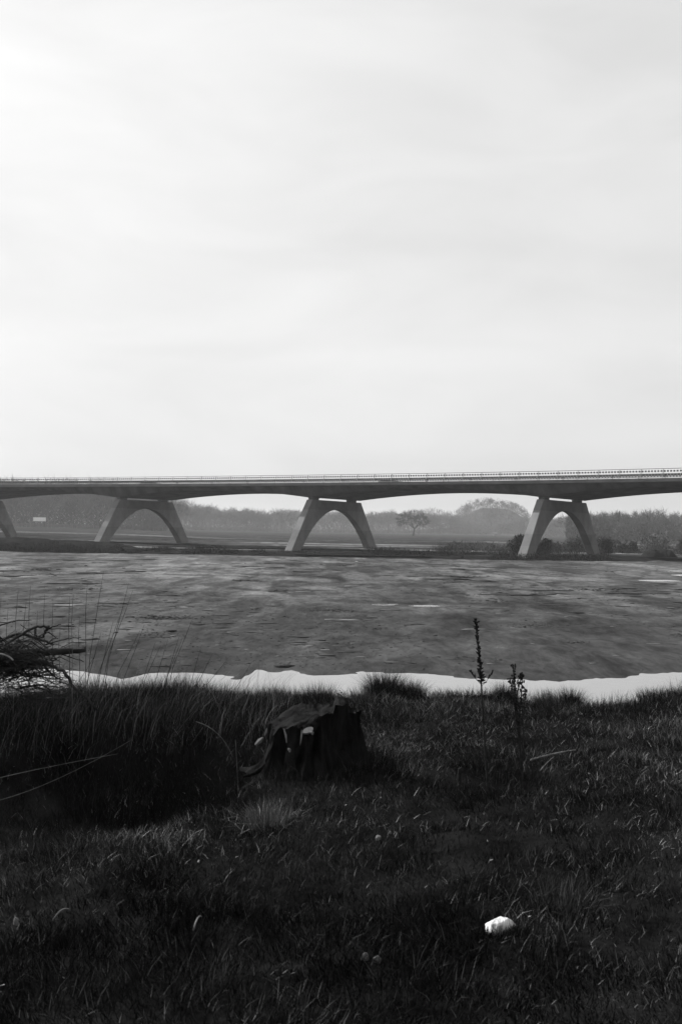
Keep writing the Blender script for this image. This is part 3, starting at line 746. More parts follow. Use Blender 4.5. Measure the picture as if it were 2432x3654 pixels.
# ------------------------------------------------------------------ grass
def blades(P0, h, wdt, lean_az, lean, tone, curl=.6, seg=2):
    """P0 (n,3); thin curved blades, each 2 segments + tip"""
    n = len(P0); az = rng.uniform(0, 2*np.pi, n)
    d = np.stack([np.cos(lean_az), np.sin(lean_az)], 1)
    side = np.stack([-np.sin(az), np.cos(az), np.zeros(n)], 1)*wdt[:, None]*.5
    def pt(f):
        x = lean*h*(f**(1+curl)); z = h*f*np.sqrt(np.clip(1-(lean*f**curl*.8)**2, .05, 1))
        return P0+np.stack([d[:, 0]*x, d[:, 1]*x, z], 1)
    p1 = pt(.5); p2 = pt(1.0)
    V = np.stack([P0-side, P0+side, p1+side*.75, p1-side*.75, p2], 1).reshape(-1, 3)
    b = np.arange(n)*5
    q = np.stack([b, b+1, b+2, b+3], 1); t3 = np.stack([b+3, b+2, b+4], 1)
    return V, q, t3, np.repeat(tone, 5)
class Field:
    def __init__(s): s.V = []; s.q = []; s.t = []; s.tn = []; s.n = 0
    def add(s, V, q, t3, tn): s.V.append(V); s.q.append(q+s.n); s.t.append(t3+s.n); s.tn.append(tn); s.n += len(V)
    def build(s, name, m=None, parent=None):
        return link(name, np_mesh(name, np.concatenate(s.V), [np.concatenate(s.q), np.concatenate(s.t)], m or M_grass, tone=np.concatenate(s.tn)), parent)
def tones(n, dry=.06, base=.010, dv=.18):
    t_ = base*rng.lognormal(0, .45, n); k = rng.random(n) < dry; t_[k] = dv*(.25+.75*rng.random(k.sum())**2); return t_
def scatter(n, x_of_y=1.25, y0=2.3, y1=10.8, pw=1.0):
    y = y0+(y1-y0)*rng.random(n)**pw; x = rng.uniform(-1, 1, n)*(x_of_y+.43*y); return x, y
Fd = Field(); _rk = at_z(1782, 3345, gz(.6, 3.75)); rk_x, rk_y = _rk.x, _rk.y
# short turf everywhere
x, y = scatter(440000)
clump = vn(x*5, y*5); big = fbm(x*.8+3, y*.8, 3)
keep = rng.random(len(x)) < (.6+.4*sst(clump+.4*big, .25, .7)); x = x[keep]; y = y[keep]; n = len(x)
clump = vn(x*5, y*5); big = fbm(x*.8+3, y*.8, 3)
h = (.022+.040*clump+.02*np.clip(big, -1, 1))*rng.uniform(.5, 1.5, n); h = np.maximum(h, .012)
left = 1-sst(x, -1.6, .2); far = sst(y, 7.6, 9.0)
h = h*(1+1.6*far*left+.4*far)
P0 = np.stack([x, y, ground(x, y)-.008], 1)
la = 3*np.pi*vn(x*2.3+40, y*2.3)+rng.normal(0, 1.5, n)
dryf = np.clip(.08+.65*sst(fbm(x*.9+9, y*.9, 4), -.05, .45)*(.35+.65*sst(y, 4.2, 6.0)), 0, .6)*(1-.6*(1-sst(x, -2.5, -.6))*sst(y, 5.2, 6))  # dry share also thins toward the camera, part of the painted vignette
tn = tones(n, 0, .012); kd = rng.random(n) < dryf; tn[kd] = .025+.22*rng.random(kd.sum())**2.2; tn = tn*(.45+.55*sst(y, 3.6, 5.6))*(.3+1.7*vn(x*1.2+3, y*1.2)*vn(x*3.7, y*3.7+8)*1.6)  # blade tones darken toward the camera: vignette falloff painted into the colour
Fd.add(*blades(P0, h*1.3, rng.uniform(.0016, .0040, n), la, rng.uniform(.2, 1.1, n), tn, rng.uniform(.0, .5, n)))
# dry matted straw, patchy
x, y = scatter(90000); k = rng.random(len(x)) < sst(fbm(x*1.1+9, y*1.1, 3), -.1, .4)*.7+.08; x = x[k]; y = y[k]; n = len(x)
P0 = np.stack([x, y, ground(x, y)+.012], 1)
Fd.add(*blades(P0, rng.uniform(.015, .06, n)*(.7+.5*sst(y, 4, 6)), rng.uniform(.0014, .003, n), rng.uniform(0, 6.28, n), rng.uniform(.6, 1.2, n), (.02+.26*rng.random(n)**3)*(.45+.55*sst(y, 3.6, 5.4)), rng.uniform(.0, .25, n)))  # straw tones carry the same painted vignette toward the camera
# far slope
x = rng.uniform(-6, 7, 26000); y = rng.uniform(10.5, 13.5, 26000); n = len(x)
Fd.add(*blades(np.stack([x, y, ground(x, y)-.01], 1), rng.uniform(.08, .2, n), rng.uniform(.004, .008, n), rng.uniform(0, 6.28, n), rng.uniform(.2, .9, n), tones(n, .05)))
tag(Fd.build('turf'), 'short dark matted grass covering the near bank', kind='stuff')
# long grass of the left crest
Fl = Field(); n = 60000
x = rng.uniform(-4.8, -.40, n); y = rng.uniform(7.2, 10.2, n)
k = rng.random(n) < (.15+.85*sst(vn(x*3.2, y*3.2), .3, .65))*(1-.75*sst(x, -1.1, -.40)); x = x[k]; y = y[k]; n = len(x)
h = rng.uniform(.06, .27, n)*(.5+1.0*vn(x*2.5+5, y*2.5))*(1-.45*sst(x, -1.5, -.5))*(.6+.5*sst(y, 8, 9))
Fl.add(*blades(np.stack([x, y, ground(x, y)-.02], 1), h, rng.uniform(.0018, .0045, n), 4*np.pi*vn(x*2+9, y*2)+rng.normal(0, 1.2, n), rng.uniform(.05, 1.1, n), tones(n, .09, .008, .14)*(.3+1.4*sst(y, 7.8, 8.8)), rng.uniform(.1, 1.6, n)))  # blades below the crest toned down to paint the shade of the hollow
n = 1300; x = rng.uniform(-3.2, -.5, n); y = rng.uniform(7.9, 9.2, n)
Fl.add(*blades(np.stack([x, y, ground(x, y)], 1), rng.uniform(.15, .5, n), rng.uniform(.0015, .003, n), rng.normal(.35, .9, n), rng.uniform(.3, .9, n), .02+.16*rng.random(n)**2, rng.uniform(.1, 1.4, n)))
n = 9000; x = rng.uniform(-4.5, -.45, n); y = rng.uniform(5.3, 8.2, n)
Fl.add(*blades(np.stack([x, y, ground(x, y)-.01], 1), rng.uniform(.05, .26, n)*(.3+vn(x*3, y*3)), rng.uniform(.0015, .0035, n), rng.uniform(0, 6.28, n), rng.uniform(.2, 1.1, n), .004+.03*rng.random(n)**4, rng.uniform(.1, 1.4, n)))  # near-black blades, hollow shade put into their colour
n = 4200; a_ = rng.uniform(0, 6.28, n); rr = rng.uniform(.26, .52, n); x = -.18+np.cos(a_)*rr*1.15; y = 6.75+np.sin(a_)*rr
Fl.add(*blades(np.stack([x, y, ground(x, y)-.01], 1), rng.uniform(.03, .19, n)*(.4+.9*vn(a_*4, rr*3)), rng.uniform(.0015, .003, n), rng.uniform(0, 6.28, n), rng.uniform(.1, .9, n), tones(n, .10, .010, .10), rng.uniform(.1, 1.4, n)))
n = 420; a_ = rng.uniform(3.3, 6.1, n); x = rk_x+np.cos(a_)*rng.uniform(.05, .09, n); y = rk_y+np.sin(a_)*rng.uniform(.04, .08, n)
Fl.add(*blades(np.stack([x, y, ground(x, y)-.005], 1), rng.uniform(.02, .05, n), rng.uniform(.0014, .0028, n), rng.uniform(0, 6.28, n), rng.uniform(.1, .7, n), tones(n, .1, .012, .1)))
tag(Fl.build('long_grass'), 'long dark grass on the left of the bank crest', kind='stuff')

# tussocks
def tussock(px, py, Y, h, r, n, label, tone=.012, dry=.06, lean=.9, name='grass_tussock', laz=None):
    b = at_y(px, py, Y); z = gz(b.x, Y); f = Field()
    a = rng.uniform(0, 6.28, n); rr = r*rng.random(n)**.6
    P0 = np.stack([np.cos(a)*rr*.5, np.sin(a)*rr*.5, np.full(n, -.02)], 1)
    la = a+rng.normal(0, .9, n) if laz is None else rng.normal(laz, .6, n)
    f.add(*blades(P0, rng.uniform(.3, 1.1, n)*h, rng.uniform(.0016, .0038, n), la, (.1+lean*rr/r)*rng.uniform(.2, 1.25, n), tones(n, dry, tone), rng.uniform(.1, 1.3, n)))
    o = f.build(name); o.location = (b.x, Y, z); tag(o, label, 'grass tussock'); return o
tussock(1370, 2500, 9.3, .28, .30, 2200, 'dark spiky tussock on the crest just right of the stump', lean=1.0)
tussock(1460, 2510, 9.3, .20, .26, 1200, 'smaller tussock beside the spiky one right of the stump')
tussock(1300, 2515, 9.1, .20, .2, 500, 'loose pale blades fanning left between the stump and the spiky tussock', tone=.06, laz=3.0)
tussock(1135, 2505, 9.2, .24, .24, 700, 'upright sparse tussock on the crest behind the stump', lean=.6)
tussock(1060, 2508, 9.3, .22, .22, 600, 'thin tussock left of the upright one behind the stump', lean=.6)
tussock(970, 2500, 9.3, .20, .22, 600, 'short tussock on the crest above the left end of the stump', lean=.6)
tussock(1800, 2480, 9.4, .20, .22, 1100, 'dark tussock on the crest behind the two dead weeds', lean=.8)
tussock(1960, 2480, 9.3, .20, .28, 1100, 'pale combed tussock on the crest right of the dead weeds', tone=.03, laz=2.4)
tussock(2030, 2475, 9.5, .22, .22, 1400, 'compact dark tussock standing against the water on the right')
tussock(2370, 2470, 9.6, .14, .5, 1400, 'low grassy hump on the crest at the right edge')
tussock(2010, 3230, 4.2, .15, .26, 900, 'loose arching tussock up the slope from the white stone', tone=.018, dry=.12, lean=1.0)
tussock(2400, 2900, 5.4, .15, .25, 500, 'leaning tussock at the right edge of the near bank', tone=.018, dry=.1)
tussock(960, 2880, 5.55, .17, .30, 900, 'pale straw-coloured tussock in front of the stump', tone=.10, dry=.5, lean=1.1)

# fringe of blades standing against the water
Ff = Field(); n = 16000; x = rng.uniform(-2.2, 4.6, n); y = rng.uniform(8.9, 10.3, n)
k = rng.random(n) < sst(vn(x*3.3+70, y*1.5), .35, .75); x = x[k]; y = y[k]; n = len(x)
Ff.add(*blades(np.stack([x, y, ground(x, y)-.01], 1), rng.uniform(.04, .19, n)*(.4+.9*vn(x*4+9, y*2)), rng.uniform(.0016, .004, n), rng.uniform(0, 6.28, n), rng.uniform(.05, .9, n), tones(n, .06, .010, .1), rng.uniform(.1, 1.5, n)))
tag(Ff.build('crest_grass'), 'fringe of uneven grass along the bank crest against the pool', kind='stuff')

# tall thin stems
stems = [(66, 2105), (95, 2140), (135, 2180), (160, 2120), (190, 2150), (30, 2170), (250, 2130), (262, 2120), (312, 2085), (255, 2300), (285, 2200), (405, 2215), (430, 2190), (460, 2080), (475, 2105), (500, 2250), (515, 2230), (555, 2290), (575, 2300), (600, 2280),
         (640, 2270), (650, 2280), (690, 2200), (720, 2300), (820, 2340), (215, 2240), (345, 2330), (360, 2260), (110, 2090), (5, 2130), (900, 2360), (760, 2330), (60, 2250), (370, 2040)]
M_stem = mat('dry_stem', .02, .05, 10, 3, .8); M_stem2 = mat('pale_dry_stem', .10, .15, 10, 3, .8)
for i, (px, py) in enumerate(stems):
    Y = random.uniform(7.9, 8.7); top = at_y(px, py, Y)
    lean_px = 0 if px < 330 else random.uniform(60, 150)
    if px < 330: lean_px = random.uniform(-12, 25)
    b = at_y(px-lean_px, 2560, Y); z = gz(b.x, Y)
    mid = Vector((b.x, Y, z)).lerp(top, .5)+Vector((-.03*(lean_px/100), 0, .02))
    pale = i in (0, 7)
    mb = MB(); mb.tube([(0, 0, -.05), mid-Vector((b.x, Y, z)), Vector((b.x, Y, z)).lerp(top, .8)-Vector((b.x, Y, z))+Vector((-.01, 0, .01)), top-Vector((b.x, Y, z))], [.0032, .0026, .0022, .001] if not pale else [.0014, .002, .003, .002], 4)
    o = mb.build('reed', M_stem2 if pale else M_stem, None, loc=(b.x, Y, z))
    if i == 0: tag(o, 'pale stiff reed stem rising behind the brushwood at the far left', 'reed', 'tall stems on the left of the bank')
    elif i == 7: tag(o, 'pale straight stem right of the brushwood pile', 'reed', 'tall stems on the left of the bank')
    elif px < 330: tag(o, 'thin dark upright grass stem beside the brushwood pile', 'reed', 'tall stems on the left of the bank')
    else: tag(o, 'thin dark grass stem leaning right between brushwood and stump', 'reed', 'leaning stems left of the stump')
# low arching dry straw in the hollow
for (a, b, c, lab) in (((0, 2775), (170, 2735), (420, 2690), 'long pale dry straw arching low across the dark hollow'), ((0, 2855), (190, 2805), (470, 2640), 'long pale dry straw below the other one, rising to the right'), ((840, 2640), (848, 2760), (852, 2890), 'thin upright dry straw left of the stump'), ((700, 2575), (790, 2600), (830, 2700), 'curved grass stem drooping left of the stump')):
    pts = [at_y(*p, 6.15-k*.05) for k, p in enumerate((a, b, c))]; o0 = pts[0].copy(); mb = MB()
    q = []
    for k in range(9):
        f = k/8; q.append((pts[0]*(1-f)**2+pts[1]*2*f*(1-f)+pts[2]*f*f)-o0)
    mb.tube(q, [.002-.001*k/8 for k in range(9)], 4); o = mb.build('dry_straw', M_stick, None, loc=o0); tag(o, lab, 'straw')

# ------------------------------------------------------------------ stump
sy = 6.75; cs = at_y(1120, 2700, sy); sx0 = cs.x; sz0 = gz(sx0, sy-.1)-.08
def stump():
    na, nh = 260, 44; V = []; Fc = []
    topz = CAMZ-(2520-1884)/F*sy-sz0
    def R_(a, h):
        lob = .5+.5*math.cos(5*a+.6); lob2 = .5+.5*math.cos(3*a-1.0)
        fl = math.exp(-h*5.5)
        r = .285+.035*math.cos(2*a)+.02*math.sin(3*a+.5)
        r += fl*(.05+.22*lob**2+.12*lob2**3)*(1 if math.cos(a) < .2 else .35)
        r += (.012*math.sin(23*a+3*math.sin(h*9))+.008*math.sin(47*a+5*h))*(1-min(1, h/.45))**.5
        r += .05*mnoise.noise(Vector((math.cos(a)*2.3, math.sin(a)*2.3, h*4)))-.035*abs(mnoise.noise(Vector((math.cos(a)*5+7, math.sin(a)*5, h*1.2))))**.6-.012*abs(mnoise.noise(Vector((math.cos(a)*14+7, math.sin(a)*14, h*2))))+.025*mnoise.noise(Vector((math.cos(a)*8, math.sin(a)*8, h*9)))
        for a0, w0, dp in ((-2.45, .16, .42), (-1.95, .10, .30), (-1.50, .09, .42), (-.9, .05, .10), (2.9, .12, .2)):
            da = (a-a0+math.pi) % (2*math.pi)-math.pi; r *= 1-dp*math.exp(-(da/w0)**2)*(1-.75*min(1, h/.45)**3)
        return r
    def HT(x, y):
        rt = max(0, min(1, (x-.0-.10*y)/.05)); rt = rt*rt*(3-2*rt)
        lf = topz-.015-.20*max(0, .20-y)-.10*max(0, -x-.14)/.2-.035*max(0, (x*x+y*y/.72)/.08-.7)
        lf += .022*mnoise.noise(Vector((x*7, y*7, 1)))+.022*mnoise.noise(Vector((x*16, y*16, 4)))
        rg = topz-.012-.05*max(0, .05-x)/.1+.012*mnoise.noise(Vector((x*14, y*14, 8)))
        rg += .05*max(0, min(1, (x-.125)/.012, (.225-x)/.006)); rg -= .012*(x > .225)
        t_ = lf*(1-rt)+rg*rt
        return t_+.006*mnoise.noise(Vector((x*40, y*40, 4)))
    for j in range(nh+1):
        for i in range(na):
            a = 2*math.pi*i/na; f = j/nh
            r0 = R_(a, f*.45); x = math.cos(a)*r0; y = math.sin(a)*r0*.85
            t_ = HT(x, y)
            V.append((x, y, t_*f))
    rings = 14
    for k in range(1, rings):
        for i in range(na):
            a = 2*math.pi*i/na; r0 = R_(a, .45)*(1-k/rings); x = math.cos(a)*r0; y = math.sin(a)*r0*.85
            V.append((x, y, HT(x, y)-.018*min(1, k/3)))
    tot = nh+rings
    for j in range(tot-1+0):
        for i in range(na):
            a = j*na+i; b = j*na+(i+1) % na
            Fc.append((a, b, b+na, a+na))
    V.append((0, 0, HT(0, 0)-.02)); c = len(V)-1
    for i in range(na): Fc.append(((tot-1)*na+i+0, (tot-1)*na+(i+1) % na, c)) if (tot-1)*na+i < c else None
    return V, [f for f in Fc if f], nh*na
V, Fc, cut = stump()
n_last = max(i for f in Fc for i in f)
st = empty('tree_stump', (sx0, sy, sz0)); tag(st, 'dark rotten tree stump with flared roots in the middle of the grassy bank', 'stump')
side = [f for f in Fc if min(f) < cut]; topf = [f for f in Fc if min(f) >= cut]
def sub(faces):
    ids = sorted({i for f in faces for i in f}); mp_ = {a: b for b, a in enumerate(ids)}
    m = MB(); m.add([V[i] for i in ids], [tuple(mp_[i] for i in f) for f in faces]); return m
sub(side).build('bark', M_stump, st, True); sub(topf).build('top', M_moss, st, True)
# roots
for (a0, ln, r) in ((5.6, .30, .05), (.2, .3, .04), (2.8, .26, .03), (4.8, .34, .06)):
    mb = MB(); pts = []; rr = []
    for k in range(7):
        f = k/6; pts.append((math.cos(a0+.25*f)*(.22+ln*f), math.sin(a0+.25*f)*(.20+ln*f)*.85, .20*(1-f)**1.8+.02)); rr.append(r*(1-.75*f))
    mb.tube(pts, rr, 8); mb.build('root', M_stump, st, True)
# sawn branch stub with pale face, on the front
sb = at_y(1098, 2612, sy-.36)-Vector((sx0, sy, sz0))
mb = MB(); mb.tube([sb+Vector((.05, .28, .02)), sb+Vector((0, .02, 0))], [.045, .036], 12); s_ = mb.build('branch_stub', M_stump, st, True)
mb = MB(); vs_ = []
for k in range(16):
    a = 2*math.pi*k/16; vs_.append(sb+Vector((.034*math.cos(a), .012, .0)) + Vector((0, .012*math.sin(a), .016*math.sin(a)+.010*math.cos(a))))
mb.add([v+Vector((0, -.008, .012)) for v in vs_]+[v+Vector((0, .008, 0)) for v in vs_], [tuple(range(16))]+[(k, (k+1) % 16, (k+1) % 16+16, k+16) for k in range(16)]); mb.build('cut_face', M_cut, s_)
def splinter(p1, p2, Y, r, m=M_cut):
    a = at_y(*p1, Y)-Vector((sx0, sy, sz0)); b = at_y(*p2, Y-.02)-Vector((sx0, sy, sz0)); mb = MB(); mb.tube([a, a.lerp(b, .5)+Vector((.004, 0, .004)), b], [r*.6, r, r*.4], 5); mb.build('splinter', m, st)
splinter((1076, 2605), (1070, 2660), sy-.36, .005, M_stick); splinter((912, 2658), (938, 2632), sy-.42, .016, M_stick); splinter((944, 2625), (952, 2600), sy-.36, .008, M_stick)
splinter((1108, 2612), (1115, 2622), sy-.37, .012, M_stick); splinter((1028, 2672), (1034, 2684), sy-.46, .010, M_stick); splinter((1012, 2600), (1022, 2650), sy-.40, .007, M_stick)
# sprig on the stump
c = at_y(1212, 2500, sy-.02); sp = empty('sprig', (c.x, c.y, c.z-.01)); tag(sp, 'tiny leafy sprig growing from the high right side of the stump', 'plant')
mb = MB(); ml = MB()
for dx, hh in ((-.014, .055), (.004, .075), (.018, .06)):
    mb.tube([(0, 0, -.02), (dx*.6, 0, hh*.5), (dx, 0, hh)], .0013, 4)
    for k in range(5):
        f = .4+.6*k/4; ml.tube([(dx*f, 0, hh*f), (dx*f+(.009 if k % 2 else -.009), -.003, hh*f+.006)], [.002, .0035], 4)
mb.build('stem', M_weed, sp); ml.build('leaf', M_weed, sp)

# ------------------------------------------------------------------ dead weeds
def weed1():
    b = at_z(1740, 2825, gz(.9, 6.0)); Y = b.y; o = empty('dead_weed', b); tag(o, 'tall dead weed with one long dark seed spike against the sand', 'weed')
    px = [(1740, 2825), (1728, 2650), (1719, 2500), (1716, 2440), (1712, 2380), (1702, 2290), (1696, 2222)]
    pts = [at_y(*p, Y)-b for p in px]; mb = MB(); mb.tube(pts, [.007, .006, .0055, .005, .0045, .004, .003], 6); mb.build('stem', M_weed, o)
    R = random.Random(3); ms = MB()
    def spike(p0, p1, n, r0, r1, sz):
        for i in range(n):
            f = i/(n-1)+R.uniform(-.01, .01); p = p0.lerp(p1, f); a = R.uniform(0, 6.28); rad = r0*(1-f)+r1*f
            q = p+Vector((math.cos(a)*rad*R.uniform(.2, 1.5), math.sin(a)*rad*R.uniform(.2, 1.5), sz*R.uniform(.3, 1.5)))
            ms.tube([p, p.lerp(q, .6), q], [.0018, sz*.33, .001], 4)
    segs = [at_y(*p, Y)-b for p in ((1718, 2440), (1712, 2380), (1708, 2335), (1702, 2285), (1697, 2214))]
    for k, (r0, r1, n) in enumerate(((.026, .020, 34), (.017, .013, 34), (.015, .010, 36), (.013, .018, 60))): spike(segs[k], segs[k+1], n, r0, r1, .017)
    for s_, e_ in (((1716, 2443), (1680, 2402)), ((1718, 2448), (1752, 2406)), ((1716, 2430), (1706, 2398))):
        a = at_y(*s_, Y)-b; c = at_y(*e_, Y)-b; mb = MB(); mb.tube([a, a.lerp(c, .5)+Vector((0, 0, -.004)), c], .0018, 4); mb.build('side_stem', M_weed, o)
        spike(a.lerp(c, .6), c+(c-a)*.15, 16, .008, .006, .014)
    ms.build('seed_spike', M_weed, o)
weed1()
def weed2():
    b = at_z(1868, 2825, gz(1.1, 6.0)); Y = b.y; o = empty('dead_weed', b); tag(o, 'branched dead weed with beaded seed heads, right of the taller spike', 'weed')
    R = random.Random(5); ms = MB()
    st_ = [[(1868, 2825), (1856, 2680), (1846, 2560), (1836, 2470), (1830, 2372)], [(1862, 2740), (1850, 2620), (1858, 2480), (1862, 2410)], [(1850, 2640), (1835, 2520), (1826, 2450), (1815, 2420)],
           [(1862, 2760), (1835, 2660), (1805, 2560), (1790, 2500)], [(1864, 2720), (1866, 2600), (1870, 2500), (1873, 2460)], [(1838, 2500), (1850, 2450), (1858, 2415), (1860, 2402)]]
    for k, pl in enumerate(st_):
        Yk = Y+R.uniform(-.08, .08) if k else Y; pts = [at_y(*p, Y+(Yk-Y)*(i/len(pl)))-b for i, p in enumerate(pl)]
        mb = MB(); mb.tube(pts, [(.0075 if k == 0 else .0042)*(1-.6*i/len(pl)) for i in range(len(pl))], 5); mb.build('stem', M_weed, o)
        for i in range(80 if k == 0 else 46):
            f = R.uniform(.35 if k else .42, 1); j = min(int(f*(len(pts)-1)), len(pts)-2); g = f*(len(pts)-1)-j; p = pts[j].lerp(pts[j+1], g)
            a = R.uniform(0, 6.28); q = p+Vector((math.cos(a), math.sin(a), .3))*R.uniform(.006, .016); r = R.uniform(.004, .0075)
            ms.tube([q-Vector((0, 0, r)), q, q+Vector((0, 0, r))], [r*.4, r, r*.3], 5)
    ms.build('seed_head', M_weed, o)
weed2()

# ------------------------------------------------------------------ brushwood pile
by = 8.4; bb = at_y(90, 2500, by); bz = gz(bb.x, by); bp = empty('brush_pile', (bb.x, by, bz)); tag(bp, 'tangled dark pile of brushwood on the bank at the far left', 'brush pile')
O_ = Vector((bb.x, by, bz))
def branch(pl, r0, r1, m=M_branch, dy=0.0, name='branch', n=7):
    pts = [at_y(px, py, by+dy)-O_ for px, py in pl]
    # smooth
    q = []
    for i in range(len(pts)-1):
        a = pts[max(i-1, 0)]; b = pts[i]; c = pts[i+1]; d = pts[min(i+2, len(pts)-1)]
        for k in range(4): q.append(cr(a, b, c, d, k/4)+Vector((0, random.uniform(-.02, .02), random.uniform(-.004, .004))))
    q.append(pts[-1]); mb = MB(); m_ = len(q); mb.tube(q, [r0+(r1-r0)*i/(m_-1) for i in range(m_)], n); return mb.build(name, m, bp, True)
branch([(-80, 2335), (60, 2330), (180, 2328), (303, 2318)], .045, .024, name='log')
mbx = MB(); a = at_y(262, 2316, by-.03)-O_; b = at_y(300, 2313, by-.03)-O_; mbx.tube([a, b], .005, 5); mbx.build('bare_wood', M_cut, bp)
branch([(-60, 2300), (0, 2288), (40, 2270), (85, 2262), (130, 2278), (190, 2300)], .014, .010)
branch([(20, 2300), (70, 2270), (115, 2243), (150, 2235), (172, 2238)], .012, .010, dy=-.1)
branch([(172, 2236), (160, 2260), (152, 2275), (140, 2272)], .014, .006, dy=-.1)
branch([(128, 2245), (125, 2262), (140, 2278), (156, 2270)], .007, .005, dy=-.1)
branch([(165, 2245), (195, 2235), (218, 2227)], .007, .003, dy=-.1)
branch([(-30, 2240), (0, 2232), (40, 2220), (62, 2214), (110, 2212)], .008, .004)
branch([(140, 2350), (200, 2385), (232, 2400), (262, 2450), (310, 2490), (345, 2530)], .016, .010, dy=-.25)
branch([(160, 2375), (190, 2412), (220, 2425)], .010, .005, dy=-.2)
branch([(160, 2300), (220, 2283), (260, 2277), (290, 2275)], .006, .003)
branch([(70, 2455), (140, 2445), (180, 2450), (215, 2454)], .010, .004, dy=.1)
branch([(100, 2410), (160, 2408), (190, 2410)], .009, .004, dy=.1)
branch([(-20, 2335), (15, 2335), (48, 2356)], .008, .007, M_cut, dy=-.4)
branch([(180, 2330), (240, 2340), (300, 2362)], .006, .003)
branch([(-40, 2380), (60, 2370), (150, 2365)], .03, .02)
branch([(-60, 2360), (40, 2345), (110, 2352), (160, 2372)], .026, .012, dy=-.15)
mt = MB(); R = random.Random(9)
for k in range(520):
    cxp = R.gauss(40, 75); cyp = R.gauss(2355, 34)
    if cxp > 235: continue
    a = R.gauss(0, .5); ln = R.uniform(40, 130); p0 = at_y(cxp-ln/2*math.cos(a), cyp+ln/2*math.sin(a), by+R.uniform(-.35, .35))-O_; p1 = at_y(cxp+ln/2*math.cos(a), cyp-ln/2*math.sin(a), by+R.uniform(-.35, .35))-O_
    m_ = p0.lerp(p1, .5)+Vector((0, 0, R.uniform(-.03, .06))); r = R.uniform(.002, .007); mt.tube([p0, m_, p1], [r, r*.9, r*.4], 4, cap=False)
for k in range(420):   # hanging fine twigs below
    px = R.uniform(-80, 235); py = R.uniform(2390, 2500); a = R.gauss(-.1, .45); ln = R.uniform(25, 90)
    p0 = at_y(px, py, by+R.uniform(-.2, .4))-O_; p1 = at_y(px+ln*math.cos(a), py-ln*math.sin(a), by+R.uniform(-.2, .4))-O_; mt.tube([p0, p0.lerp(p1, .5)+Vector((0, 0, .01)), p1], [.003, .0025, .001], 3, cap=False)
tag(mt.build('twigs', M_branch, bp), kind='stuff')

# ------------------------------------------------------------------ stones, leaves, sticks
def rock(px, py, wpx, hpx, Y, m, label, seed, name='stone', cat='stone', yaw=0):
    b = at_y(px, py, Y); z = gz(b.x, Y); wd = wpx/F*Y/2; h = hpx/F*Y
    bm = bmesh.new(); bmesh.ops.create_icosphere(bm, subdivisions=4, radius=1)
    for v in bm.verts:
        d = v.co.normalized(); k = 1+.25*mnoise.noise(d*1.3+Vector((seed, 0, 0)))
        # planed facets
        for q in range(7):
            rr = random.Random(seed*31+q+4); nrm = Vector((rr.uniform(-1, 1), rr.uniform(-1, 1), rr.uniform(-.2, 1))).normalized(); dd = d.dot(nrm)*k
            if dd > .68: k *= .68/dd
        k += .03*mnoise.noise(d*6)+.012*mnoise.noise(d*17)
        v.co = Vector((d.x*k*wd, d.y*k*wd*.75, d.z*k*h))
    me = bpy.data.meshes.new(name); bm.to_mesh(me); bm.free(); me.materials.append(m)
    for p in me.polygons: p.use_smooth = True
    o = link(name, me, None, (b.x, Y, z+h*.25)); o.rotation_euler.z = yaw; tag(o, label, cat); return o
rk = at_z(1782, 3345, gz(.6, 3.75)); rock(1782, 3350, 138, 42, rk.y, M_rock, 'bright white stone half sunk in the grass at the lower right', 2)
def small(px, py, w_, h_, m, label, seed, name='stone', cat='stone'):
    z = 2.5; 
    for k in range(3): p = at_z(px, py, z); z = gz(p.x, p.y)+.03
    rock(px, py, w_, h_, p.y, m, label, seed, name, cat)
small(1348, 2975, 26, 16, M_stone, 'left of three small pale stones in the grass right below the stump', 5)
small(1391, 2955, 14, 9, M_stone, 'smallest round one of three pale stones below the stump', 6)
small(1415, 2972, 14, 20, M_stone, 'upright narrow one of three pale stones below the stump', 7)
small(1300, 3395, 30, 22, M_stone, 'dull grey stone in the grass left of the white stone', 8)
small(1345, 3405, 30, 20, M_stone, 'dull grey stone beside another one left of the white stone', 10)
small(60, 3275, 28, 22, M_stone, 'pale blurred stone in the grass at the lower left edge', 9)
small(100, 3240, 12, 14, M_stone, 'tiny pale stone above the pale one at the lower left edge', 14)
def stick(a, b, r, label, bend=.006, m=M_stick, cat='stick'):
    z = 2.5
    for k in range(3): A = at_z(*a, z); z = gz(A.x, A.y)+.035
    z = 2.5
    for k in range(3): B = at_z(*b, z); z = gz(B.x, B.y)+.05
    mb = MB(); q = []
    for k in range(8):
        f = k/7; q.append(A.lerp(B, f)+Vector((0, 0, bend*math.sin(f*math.pi)))-A)
    mb.tube(q, [r*(1-.5*k/7) for k in range(8)], 6); tag(mb.build('stick', m, None, True, loc=A), label, cat)
stick((1893, 2712), (2052, 2676), .008, 'pale fallen stick lying on the right of the bank')
stick((1925, 2750), (1975, 2700), .004, 'thin twig forking off the pale fallen stick')
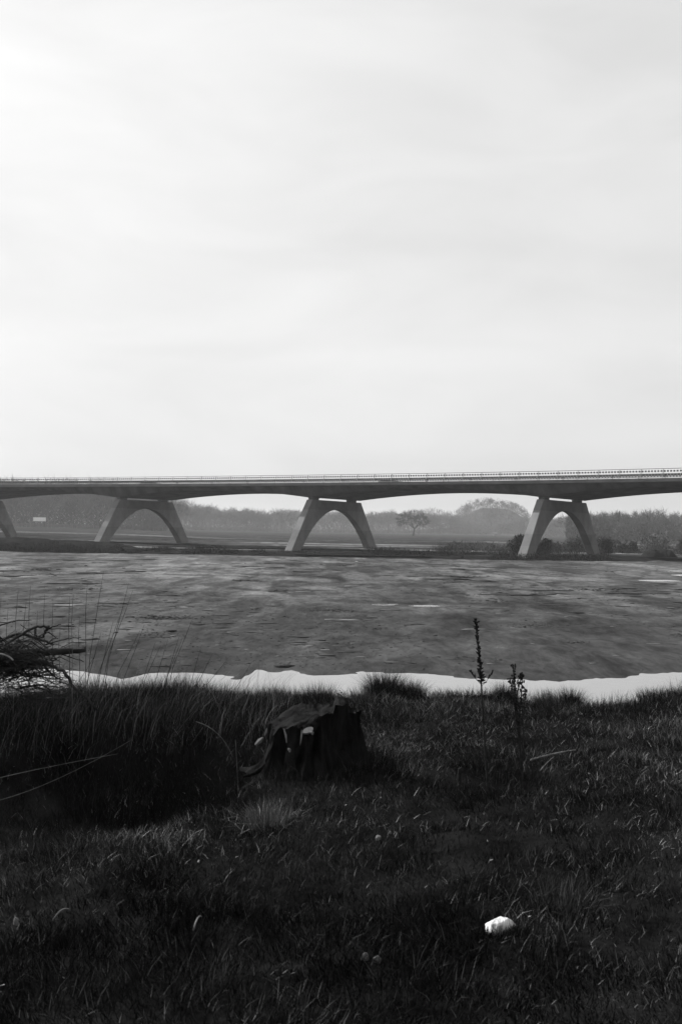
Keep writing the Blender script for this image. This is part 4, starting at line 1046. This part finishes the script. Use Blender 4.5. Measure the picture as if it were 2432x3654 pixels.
stick((690, 3320), (720, 3270), .004, 'short pale straw in the lower left grass', .02)
stick((190, 3285), (250, 3245), .005, 'short pale straw beside the blurred stone at lower left', .02)
b = at_z(1636, 2800, gz(.72, 6.1)); mb = MB(); mb.hexa([(-.012, -.008, -.05), (.012, -.008, -.05), (.012, .008, -.05), (-.012, .008, -.05), (-.004, -.008, .10), (.016, -.008, .11), (.016, .008, .11), (-.004, .008, .10)])
tag(mb.build('wooden_peg', M_weed, None, loc=b), 'short dark wooden peg sticking up left of the dead weeds', 'peg')
# dry leaves lying about
ml = []; tn = []; n = 170
x, y = scatter(n); z = ground(x, y)+.03; a = rng.uniform(0, 6.28, n); r = rng.uniform(.004, .009, n); tl = rng.uniform(-.5, .5, (n, 2))
ring = np.array([(1.5, 0), (.5, .6), (-.6, .6), (-1.5, 0), (-.6, -.6), (.5, -.6)])
V_ = np.zeros((n, 6, 3))
for k, (cx_, cy2) in enumerate(ring):
    ax = (cx_*np.cos(a)-cy2*np.sin(a))*r; ay = (cx_*np.sin(a)+cy2*np.cos(a))*r; V_[:, k, 0] = x+ax; V_[:, k, 1] = y+ay; V_[:, k, 2] = z+ax*tl[:, 0]+ay*tl[:, 1]+abs(cy2)*r*.3
tag(link('dry_leaves', np_mesh('dry_leaves', V_.reshape(-1, 3), [np.arange(6*n).reshape(-1, 6)], M_grass, tone=np.repeat(rng.uniform(.03, .16, n), 6))), 'small dry leaves scattered in the turf', kind='stuff')

# ------------------------------------------------------------------ haze
hm = bpy.data.materials.new('haze'); hm.use_nodes = True; t = hm.node_tree; t.nodes.clear()
pv = t.nodes.new('ShaderNodeVolumePrincipled'); pv.inputs['Color'].default_value = (.9, .9, .9, 1); pv.inputs['Density'].default_value = .00019; pv.inputs['Anisotropy'].default_value = .1
mo = t.nodes.new('ShaderNodeOutputMaterial'); t.links.new(pv.outputs[0], mo.inputs['Volume'])
mb = MB(); mb.box((0, 1850, 18), 9800, 4000, 46); hz_ = mb.build('haze', hm); tag(hz_, kind='stuff')
